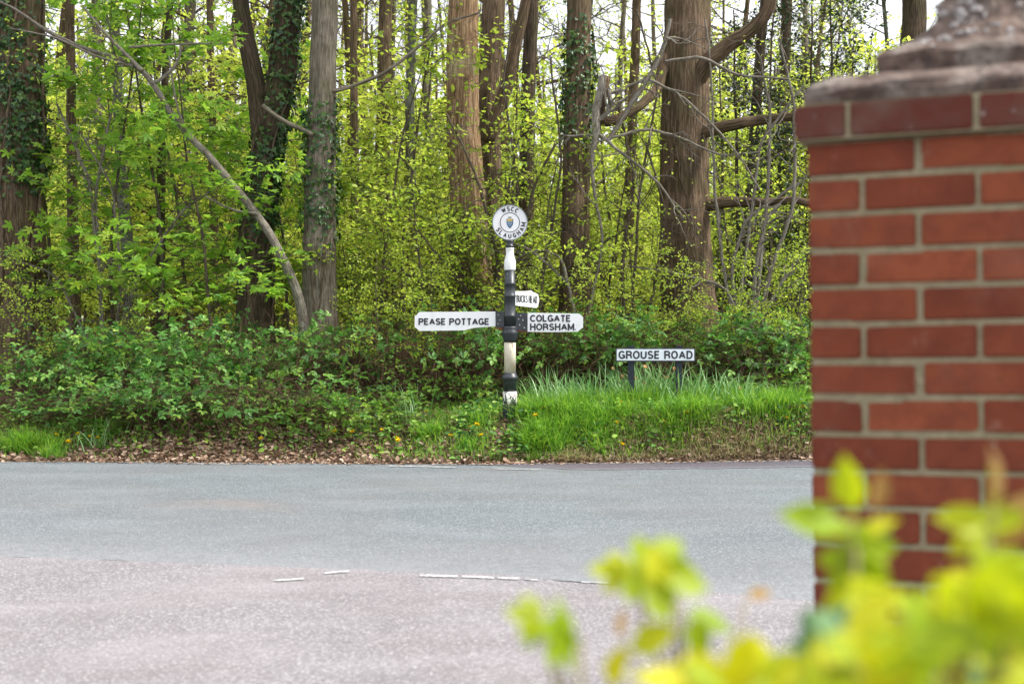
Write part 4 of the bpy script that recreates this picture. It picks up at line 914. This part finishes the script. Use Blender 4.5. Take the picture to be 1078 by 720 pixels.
# ------------------------------------------------------------------ brambles along the verge
def bramble(name, W, Dp, H, n_cane, leafm, lsize, dens, seed, dead=.5):
    root = thing(name, 'x', 'bramble'); G = Geo(); GD = Geo(); tw = []
    for i in range(n_cane):
        a = RNG.uniform(0, 2*PI); rr_ = RNG.random()**.5; bx, by = math.cos(a)*W*.35*rr_, math.sin(a)*Dp*.35*rr_
        a2 = a+RNG.normal(0, .6); L = RNG.uniform(.7, 1.25)*(W+H)*.5; n = 9; p = np.array([bx, by, 0.]); d = unit((math.cos(a2)*.5*W, math.sin(a2)*.5*Dp, H*1.5)); pts = [p]
        for j in range(n): d = unit(d+RNG.normal(0, .10, 3)+np.array([math.cos(a2)*.10, math.sin(a2)*.10, -.26*(j/n)*1.6])); p = p+d*L/n; p[2] = max(p[2], .03); pts.append(p.copy())
        pts = np.array(pts); dd = RNG.random() < min(.45, dead*.5)
        (GD if dd else G).tube(pts, np.linspace(.0045, .002, n+1), 4, 0, cap=False)
        if not dd: tw.append((pts[2:], None))
        for j in range(3):
            k = RNG.integers(2, n); q = wander(pts[k], unit(RNG.normal(0, 1, 3)+np.array([0, 0, .3])), RNG.uniform(.2, .5), 4, .2, 0, .3)
            (GD if dd else G).tube(q, [.003, .0025, .002, .0015, .001], 3, 0, cap=False)
            if not dd: tw.append((q, None))
    leaf_on(tw, dens, lsize, G, TRI, 1, .05, .1, .5, hue=None)
    obj('leafy_canes', (G, [CANE, leafm]), root)
    for i in range(int(n_cane*dead*1.6)):
        p = np.array([RNG.normal(0, W*.3), RNG.normal(0, Dp*.3), RNG.uniform(0, H*.5)]); q = wander(p, RNG.normal(0, 1, 3)+np.array([0, 0, .6]), RNG.uniform(.4, 1.0), 6, .25, 0, .5); q[:, 2] = np.maximum(q[:, 2], .02)
        GD.tube(q, np.linspace(.0055, .002, 7), 3, 0, cap=False)
    obj('dead_canes', (GD, CANE), root); return root
BR = [bramble('bramble_bush', 1.7, 1.3, 1.05, 56, LF_BRM, .108, 13, 1, 1.2), bramble('bramble_bush', 2.0, 1.4, 1.25, 70, LF_BRM, .115, 12.5, 2, .7), bramble('bramble_bush', 1.5, 1.2, .9, 44, LF_BRM, .10, 6, 3, 3.8), bramble('bramble_bush', 1.4, 1.1, .7, 40, LF_WEED, .10, 12, 4, .8)]
ub = set()
def put_bramble(k, u, D, s, sz, label):
    x = pu(u, D); z = float(gz(x, D))-.03; rz = rr.uniform(-.4, .4)+(PI if rr.random() < .5 else 0); r = BR[k]
    if k not in ub: ub.add(k); r.location = (x, D, z); r.rotation_euler = (0, 0, rz); r.scale = (s, s, sz); r['label'] = label; r['group'] = 'brambles along the verge'
    else: dup(r, (x, D, z), rz, (s, s, sz), label, 'brambles along the verge')
for k, u, D, s, sz, label in [
 (1, 20, 17.6, 1.0, .85, 'dark green bramble mound at the far left edge below the leftmost oak'), (0, 5, 16.35, .95, .6, 'low bramble bush on the leaf litter at the far left edge'),
 (2, 100, 17.7, .9, .6, 'thin brown bramble tangle in the dip right of the leftmost mound'), (2, 95, 16.6, .9, .5, 'low thin bramble trailing onto the litter in front of the brown dip'),
 (1, 180, 17.5, .9, .9, 'bramble mound below the grey-green trunk'), (0, 158, 16.3, .9, .66, 'dense low bramble bush in front of the mound below the grey-green trunk'),
 (1, 225, 17.4, 1.0, .98, 'highest dense green bramble mound on the left half'), (0, 215, 16.1, 1.0, .85, 'dense bramble bush spilling towards the road under the highest mound'),
 (1, 290, 17.5, 1.0, 1.0, 'bramble mound at the foot of the leaning pale stem'), (0, 280, 16.1, 1.0, .85, 'leafy bramble bush spilling to the litter below the leaning pale stem'),
 (2, 350, 17.3, 1.0, 1.05, 'half-dead bramble tangle at the foot of the pale-barked tree'), (3, 345, 15.95, .9, .8, 'low fresh bramble bush in front of the half-dead tangle'),
 (2, 410, 17.2, .95, 1.15, 'brownish bramble tangle left of the PEASE POTTAGE arm'), (3, 405, 16.5, .6, .5, 'small bramble bush left of the dandelion clock'), 
 (2, 455, 17.2, .95, 1.15, 'bramble bush below the PEASE POTTAGE arm'), (3, 468, 16.6, .6, .75, 'small bright bramble just left of the finger post foot'), 
 (2, 505, 17.2, .95, 1.2, 'reddish brown bramble tangle directly behind the finger post'), (1, 560, 17.7, .95, .95, 'bramble bush behind the COLGATE and HORSHAM arm'),
 (2, 610, 17.2, .95, 1.2, 'brown bramble tangle between the finger post and the nameplate'), (1, 655, 17.7, .95, .9, 'bramble mound up the bank behind the left end of the nameplate'),
 (2, 690, 17.1, .9, .95, 'brown bramble tangle right behind the nameplate'), (1, 735, 17.7, .95, .85, 'bramble mound up the bank right of the nameplate'),
 (2, 765, 17.0, .95, .95, 'thin bramble tangle on the bank right of the nameplate'), (0, 815, 17.6, .95, .95, 'green bramble bush beside the wire fence near the gatepost'),
 (3, 820, 16.5, .85, .7, 'low leafy bramble at the right end of the bank'), (2, 850, 17.2, .9, .9, 'bramble tangle partly behind the gatepost'), (1, 900, 17.6, 1., .9, 'bramble mound hidden behind the gatepost')]:
    put_bramble(k, u, D, s, sz, label)
# wire fence in the brambles at the right
fr = thing('wire_fence', 'sagging strands of thin fence wire through the brambles near the gatepost', 'fence', (pu(800, 16.5), 16.5, float(gz(pu(800, 16.5), 16.5))))
G = Geo(); b0 = np.array(fr.location)
for v0, v1 in ((350, 346), (381, 383)):
    t = np.linspace(0, 1, 20); pa, pb_ = P(772, v0, 16.35), P(900, v1, 16.6); q = pa+(pb_-pa)*t[:, None]; q[:, 2] -= .02*np.sin(t*PI); G.tube(q-b0, .0018, 5)
obj('wire', (G, simple('fence_wire', (.16,.165,.18), .5, .4)), fr)
for u in (903,):
    p = P(u, 360, 16.5); G = Geo(); z = float(gz(p[0], p[1])); G.tube([(p[0], p[1], z-.3), (p[0]+.02, p[1], z+.4), (p[0], p[1], z+.78)]-b0, [.035, .034, .033], 10); obj('post', (G, BARK_D), fr)

# ------------------------------------------------------------------ ground cover
def scatter(n, x0, x1, t0, t1, dens=None):
    x = RNG.uniform(x0, x1, n); t = RNG.uniform(t0, t1, n); y = yE(x)+t
    if dens is not None:
        k = RNG.random(n) < dens(x, t); x, y = x[k], y[k]
    return x, y, gz(x, y)
# leaf litter
def dl(x, t): return np.where(t < .28, 1., np.interp(x, [-6, -5, -4, -1.4, -.4, 0, 4], [.4, .35, 1, 1, .45, .15, .12]))
x, y, z = scatter(30000, -7, 5, -.01, 2.6, dl); n = len(x); G = Geo()
G.leaves(T_ovate(.36), np.c_[x, y, z+RNG.uniform(.0, .035, n)], randn(n)*np.array([1, 1, .35]), randn(n, .5)+np.array([0, 0, 1]), RNG.uniform(.025, .075, n))
x = RNG.uniform(-7, 5, 1400); y = yE(x)-np.abs(RNG.normal(0, .10, 1400)); G.leaves(T_ovate(.36), np.c_[x, y, np.full(1400, .014)], randn(1400)*np.array([1, 1, .15]), randn(1400, .3)+np.array([0, 0, 1]), RNG.uniform(.012, .04, 1400))
x = RNG.uniform(-14, 12, 9000); y = RNG.uniform(18, 34, 9000); G.leaves(T_ovate(.36), np.c_[x, y, gz(x, y)+.02], randn(9000)*np.array([1, 1, .35]), randn(9000, .5)+np.array([0, 0, 1]), RNG.uniform(.05, .1, 9000))
tag(obj('leaf_litter', (G, LITTER)), 'brown dead leaves lying along the road edge and under the brambles', 'leaf litter', kind='stuff')
def T_blade(k=4, bend=.5):
    V = []; L = []
    for i in range(k):
        t = i/k; V += [(-.5*(1-t*.6), t, -bend*t*t), (.5*(1-t*.6), t, -bend*t*t)]
    V.append((0, 1, -bend)); V = np.array(V); S_ = []
    for i in range(k-1): L += [2*i, 2*i+1, 2*i+3, 2*i+2]; S_.append(4)
    L += [2*k-2, 2*k-1, 2*k]; S_.append(3); return V, L, S_
def blades(G, x, y, z, h, wd, bendv=.5, tilt=.35, mi=0, rnd=None):
    n = len(x); tv, L, S_ = T_blade(4, 1.); a = RNG.uniform(0, 2*PI, n); D_ = np.stack([np.cos(a)*tilt*RNG.random(n), np.sin(a)*tilt*RNG.random(n), np.ones(n)], -1)
    D_ /= np.linalg.norm(D_, axis=1)[:, None]; out = np.stack([np.cos(a), np.sin(a), np.zeros(n)], -1); X = np.cross(D_, out); X /= np.linalg.norm(X, axis=1)[:, None]
    h = np.broadcast_to(h, (n,)); b = bendv*RNG.random(n)
    t = tv[:, 1][None, :]; zz = t*h[:, None]*(1-.45*b[:, None]*t*t); oo = b[:, None]*t*t*h[:, None]
    V = np.stack([x, y, z], -1)[:, None, :]+tv[None, :, 0:1]*wd*X[:, None, :]+zz[..., None]*D_[:, None, :]+oo[..., None]*out[:, None, :]
    k = len(tv); G.add(V.reshape(-1, 3), (np.arange(n)[:, None]*k+np.array(L)[None, :]).ravel(), np.tile(S_, n), np.repeat(RNG.random(n) if rnd is None else rnd, k), mi)
def patch(x, t): return .5+.5*np.sin(x*3.1+t*5+1)*np.cos(x*1.3-t*7)
def dg_(x, t):
    base = np.interp(x, [-7, -5.6, -4.2, -3.9, -1.8, -1.2, -.5, 0, 6], [.55, .55, .25, .05, .06, .4, .65, 1, 1]); lo = np.interp(x, [-7, -4, -1.2, 0, 2, 5], [.14, .75, .22, .07, .10, .08])
    return np.where(t > lo, base, .03)*(.35+.65*patch(x, t))
G = Geo(); x, y, z = scatter(60000, -7, 5, .05, 1.9, dg_); hh = RNG.uniform(.04, .13, len(x))*(1+.5*patch(x*2, y))*np.where((np.abs(x+.02) < .16) & (y < 15.6), .35, 1); blades(G, x, y, z, hh, .006, .8, .6)
x, y, z = scatter(15000, 0.12, 4.6, .28, 1.9, lambda x, t: .9+0*x); blades(G, x, y, z, RNG.uniform(.08, .22, len(x))*(.7+.9*patch(x*2.3, y*3)), .007, 1., .5)
for i in range(120):   # ragged taller tussocks
    cx = RNG.uniform(-5.6, 4.4) if i % 4 == 0 else RNG.uniform(.1, 4.4);
    if -.35 < cx < .1 or -4.2 < cx < -1.3: continue
    ct = RNG.uniform(.25, 1.3); m = 170; x = cx+RNG.normal(0, .07, m); y = yE(cx)+ct+RNG.normal(0, .06, m)
    blades(G, x, y, gz(x, y), RNG.uniform(.5, 1, m)*RNG.uniform(.18, .40), .008, 1.1, .7)
tag(obj('grass', (G, GRS)), 'short bright green grass on the verge around the finger post and nameplate', 'grass', kind='stuff')
G = Geo(); x, y, z = scatter(16000, .4, 5, .06, .52, lambda x, t: np.clip(patch(x*1.7, t*.6+2)*1.2, .1, 1)); n = len(x)
blades(G, x, y, z, RNG.uniform(.06, .15, n), .007, 1.6, 1.1)
tag(obj('dry_grass', (G, STRAW)), 'dry straw-coloured grass hanging down the steep bank above the road', 'grass', kind='stuff')
# low broad-leaved weeds
G = Geo(); x, y, z = scatter(9500, -7, 5, .2, 1.9, lambda x, t: dg_(x, t)*.8+.06); n = len(x)
G.leaves(OV, np.c_[x, y, z+RNG.uniform(.02, .12, n)], randn(n)*np.array([1, 1, .3]), randn(n, .4)+np.array([0, -.3, 1]), RNG.uniform(.035, .085, n))
x, y, z = scatter(900, -4.6, -1.0, .8, 1.9, lambda x, t: .3+.7*(patch(x*1.4, t) > .45)); n = len(x)
G.leaves(TRI, np.c_[x, y, z+RNG.uniform(.02, .14, n)], randn(n)*np.array([1, 1, .3]), randn(n, .4)+np.array([0, -.3, 1]), RNG.uniform(.05, .10, n))
tag(obj('verge_weeds', (G, LF_WEED)), 'low leafy weeds and ground cover growing through the verge grass', 'weeds', kind='stuff')

G = Geo(); x, y, z = scatter(7000, -.6, 5, .12, 1.9, lambda x, t: 1.*(patch(x*1.9+3, t*1.3) > .56)); n = len(x)
G.leaves(OV, np.c_[x, y, z+RNG.uniform(.03, .15, n)], randn(n)*np.array([1, 1, .3]), randn(n, .5)+np.array([0, -.4, 1]), RNG.uniform(.04, .09, n))
tag(obj('nettles', (G, LF_BRM)), 'patches of darker green nettles and cleavers among the verge grass', 'weeds', kind='stuff')
# daffodil clumps: long blue-green leaves, withered orange-brown heads
PETAL = leaf_mat('withered_petal', (.35,.16,.06), (.5,.27,.10), (.62,.42,.2), .2, 1., .7)
def daffs(u, v, n, h, wd, label, heads=(), seed=0):
    b = hit(u, v); h *= 1.32; root = thing('daffodil_clump', label, 'plant', tuple(b), 0, 'daffodil clumps on the bank'); G = Geo()
    x = RNG.normal(0, wd, n); y = RNG.normal(-.06, .17, n); z = gz(x+b[0], y+b[1])-b[2]
    blades(G, x, y, z, RNG.uniform(.45, 1.1, n)*h, .014, .9, .55); obj('leaves', (G, GRS_D), root)
    for (uu, vv) in heads:
        D_ = b[1]-.05; p = P(uu, vv, D_)-b; s0 = np.array([p[0]*.7, p[1]*.5, float(gz(b[0]+p[0]*.7, b[1]+p[1]*.5))-b[2]])
        G = Geo(); t = np.linspace(0, 1, 7)[:, None]; q = s0+(p-s0)*t; G.tube(q, .004, 5); st = obj('flower_stem', (G, GRS_D), root)
        G = Geo(); m = 7; O = np.tile(p, (m, 1)); a = RNG.uniform(0, 6.28, m); G.leaves(OV, O, np.c_[np.cos(a)*.5, -np.abs(np.sin(a))*.6-.2, -np.ones(m)*.7], randn(m), RNG.uniform(.035, .055, m)); obj('withered_flower', (G, PETAL), st)
daffs(578, 432, 130, .42, .13, 'clump of long daffodil leaves just right of the finger post foot')
daffs(612, 430, 150, .40, .14, 'clump of daffodil leaves midway between the finger post and the nameplate')
daffs(650, 428, 120, .44, .12, 'daffodil clump with two withered heads under the left end of the nameplate', [(645, 386), (655, 394)])
daffs(676, 428, 140, .46, .12, 'daffodil clump with withered heads under the middle of the nameplate', [(679, 384), (668, 396), (679, 401)])
daffs(708, 428, 140, .46, .12, 'daffodil clump with withered heads at the right post of the nameplate', [(716, 392), (702, 395), (710, 386), (716, 389)])
daffs(738, 428, 120, .42, .12, 'daffodil clump just right of the nameplate')
daffs(775, 428, 130, .36, .13, 'daffodil clump with one withered head well right of the nameplate', [(779, 407), (709, 408)][:1])
daffs(545, 430, 60, .25, .08, 'short clump of strap leaves against the finger post foot')
daffs(425, 440, 40, .38, .10, 'sparse clump of long strap leaves by the dandelion clock')
daffs(822, 428, 70, .32, .10, 'small clump of strap leaves nearest the gatepost')
daffs(108, 462, 60, .22, .12, 'tuft of long grass on the leaf litter at the left')

# dandelions, numbered from left to right
YELLOW = simple('dandelion_yellow', (.85,.62,.01), .7, .2, .15, 200)
GREENS = simple('stem_green', (.12,.22,.05), .6, .3)
def dandelion_proto():
    r = thing('dandelion', 'x', 'flower', (0, 0, 0), 0, 'yellow dandelions on the verge'); G = Geo(); G.tube([(0, 0, -.10), (.003, 0, -.05), (0, 0, 0)], .0025, 5); obj('stem', (G, GREENS), r)
    G = Geo(); n = 42; a = RNG.uniform(0, 6.28, n); e = RNG.random(n); D_ = np.c_[np.cos(a), np.sin(a), .15+1.3*(1-e)]; G.leaves(T_ovate(.22), np.zeros((n, 3)), D_, randn(n, .2)+np.array([0, 0, 1]), RNG.uniform(.018, .024, n)); obj('flower_head', (G, YELLOW), r); return r
dp = dandelion_proto(); dpos = sorted([(35,472),(60,464),(72,471),(82,463),(95,466),(103,467),(275,468),(353,460),(371,461),(402,459),(419,470),(449,439),(418,468),(474,465),(495,457),(502,454),(507,465),(564,444),(572,436),(649,452),(655,475),(723,443),(698,451),(694,424),(758,424),(653,430),(845,435),(828,446),(697,430)])
ordn = ['first','second','third','fourth','fifth','sixth','seventh','eighth','ninth','tenth','eleventh','twelfth','thirteenth','fourteenth','fifteenth','sixteenth','seventeenth','eighteenth','nineteenth','twentieth','twenty-first','twenty-second','twenty-third','twenty-fourth','twenty-fifth','twenty-sixth','twenty-seventh','twenty-eighth','twenty-ninth']
for i, (u, v) in enumerate(dpos):
    b = hit(u, v+4); p = b+np.array([0, 0, .10]); lab = 'small yellow dandelion flower in the verge, %s from the left' % ordn[i]; s = rr.uniform(1.2, 1.7)
    if i == 0: dp.location = tuple(p); dp['label'] = lab; dp.scale = (s,)*3
    else: dup(dp, tuple(p), rr.uniform(0, 6), (s,)*3, lab, tilt=(rr.uniform(-.1, .5), rr.uniform(-.3, .3)))
b = hit(397, 455); h = (455-437)/F*b[1]; r = thing('dandelion_clock', 'round white dandelion seed head on a thin tall stalk, left of the finger post', 'flower', tuple(b))
G = Geo(); G.tube([(0, 0, -.02), (.004, 0, h*.5), (0, 0, h)], .003, 5); obj('stem', (G, GREENS), r)
G = Geo(); n = 160; d = randn(n); d /= np.linalg.norm(d, axis=1)[:, None]; G.leaves(T_dia(.25), np.array([0, 0, h])+d*.004, d, randn(n), .026); obj('seed_head', (G, simple('seed_white', (.75,.75,.72), .9, .1, .05)), r)

# ------------------------------------------------------------------ near hedge sprays, out of focus
TIPM = leaf_mat('leaf_bronze_tip', (.30,.17,.06), (.42,.26,.08), (.5,.36,.1), .4, 1.2, .5)
FP = T_palm(.74, .22, .33)
def spray(label, root_uvD, leaves, extra=None, name='maple_shoot', twigm=None):
    """one shoot rising from the bed; leaves given as (u, v, D, size px, angle deg, kind)"""
    b = P(*root_uvD); b[2] = .03; root = thing(name, label, 'plant', tuple(b), 0, 'young leafy shoots close to the camera'); G = Geo(); GL = Geo(); GT = Geo()
    allp = [P(l[0], l[1], l[2]) for l in leaves]; top = np.mean(allp, axis=0); mid = np.array([top[0]*.5+b[0]*.5, top[1]*.5+b[1]*.5, top[2]*.55])
    main = [b*(1-t)**2+2*mid*t*(1-t)+top*t*t for t in np.linspace(0, 1, 12)]; main = np.array(main); G.tube(main-b, np.linspace(.006, .002, 12), 7)
    for (u, v, D, spx, ang, kind), p in zip(leaves, allp):
        s = spx/F*D; a = math.radians(ang); d = np.array([math.sin(a), RNG.uniform(-.35, .35), math.cos(a)]); o = p-d/np.linalg.norm(d)*s*.5
        k = max(3, int(12*max(.2, 1-np.linalg.norm(o-top)*1.2))) ; k = min(k, 10); c0 = main[k]; mm = (c0+o)/2+np.array([0, 0, -.02])
        tw = np.array([c0*(1-t)**2+2*mm*t*(1-t)+o*t*t for t in np.linspace(0, 1, 7)]); G.tube(tw-b, np.linspace(.0022, .001, 7), 5)
        N = np.array([RNG.normal(0, .5), -RNG.uniform(.2, 1.), RNG.uniform(.2, 1.)])
        (GT if kind == 't' else GL).leaves(OV if kind in 'ot' else FP, (o-b)[None], d[None], N[None], s*(1.25 if kind == 'p' else 1))
    obj('stem', (G, simple('green_twig', (.20,.17,.06), .6)), root)
    if GL.n: obj('leaves', (GL, LF_FG), root)
    if GT.n: obj('bronze_leaves', (GT, TIPM), root)
spray('young maple shoot reaching furthest left, with small lobed lime leaves', (620, 720, 1.15), [(552,645,1.05,42,-70,'p'),(600,676,1.05,72,150,'p'),(560,668,1.1,36,200,'o'),(688,672,1.1,60,60,'o'),(650,700,1.1,50,20,'o')])
spray('maple shoot with one large lobed leaf held above the others', (700, 720, 1.2), [(710,604,1.1,88,100,'p'),(642,598,1.12,48,-75,'p'),(692,598,1.1,54,-10,'o'),(748,655,1.15,62,110,'o'),(735,672,1.1,50,170,'o'),(800,625,1.3,26,80,'t'),(655,655,1.2,30,10,'t')])
spray('low leafy shoot along the bottom edge right of centre', (770, 720, 1.0), [(720,715,.95,85,-60,'p'),(775,708,.95,95,30,'p'),(830,700,.95,80,60,'p'),(800,690,1.0,60,-20,'o'),(690,716,1.0,60,-80,'o'),(860,690,1.0,60,10,'o'),(745,718,.9,70,120,'o')])
spray('upright shoot with pointed opening leaves against the brick, left one of two', (880, 720, 1.1), [(893,508,1.1,62,-12,'o'),(925,515,1.12,46,8,'t'),(855,548,1.1,74,-75,'o'),(872,556,1.08,56,-95,'o'),(902,570,1.1,58,160,'o'),(925,556,1.1,50,60,'o'),(912,600,1.08,74,140,'p'),(890,630,1.08,62,-120,'o'),(935,625,1.05,76,100,'p'),(905,665,1.0,80,-60,'p')])
spray('upright shoot with pointed opening leaves against the brick, right one of two', (1045, 720, 1.1), [(1046,498,1.1,62,2,'t'),(1045,512,1.1,50,-3,'o'),(1012,548,1.1,62,-80,'o'),(1050,550,1.1,76,70,'o'),(1022,570,1.1,56,-120,'o'),(1035,590,1.08,66,150,'o'),(1070,545,1.1,70,30,'t'),(1068,590,1.0,74,80,'p'),(1004,622,1.05,64,-100,'p'),(1050,640,1.0,80,20,'p')])
lv = []
for i in range(58):
    v = 612+rr.random()**.8*150; u0 = np.interp(v, [612, 660, 700, 760], [985, 905, 850, 800]); lv.append((rr.uniform(u0, 1110), v-8, rr.uniform(.80, 1.05), rr.uniform(52, 100), rr.uniform(-160, 160), rr.choice('ppoo')))
spray('dense leafy mass filling the bottom right corner in front of the gatepost', (980, 720, .85), lv)
lv = []
for i in range(14):
    lv.append((rr.uniform(850, 1090), rr.uniform(650, 740), rr.uniform(.95, 1.2), rr.uniform(50, 85), rr.uniform(-160, 160), rr.choice('po')))
LF_OLD = leaf_mat('leaf_blue_green', (.05,.13,.05), (.10,.22,.09), (.25,.36,.20), .3, 1.3, .4)
_a = LF_FG; LF_FG = LF_OLD; spray('darker blue-green older leaves low at the bottom right', (930, 720, 1.15), lv+[(860,690,1.1,70,-60,'o'),(908,668,1.1,60,40,'o'),(930,560,1.15,40,180,'o')]); LF_FG = _a
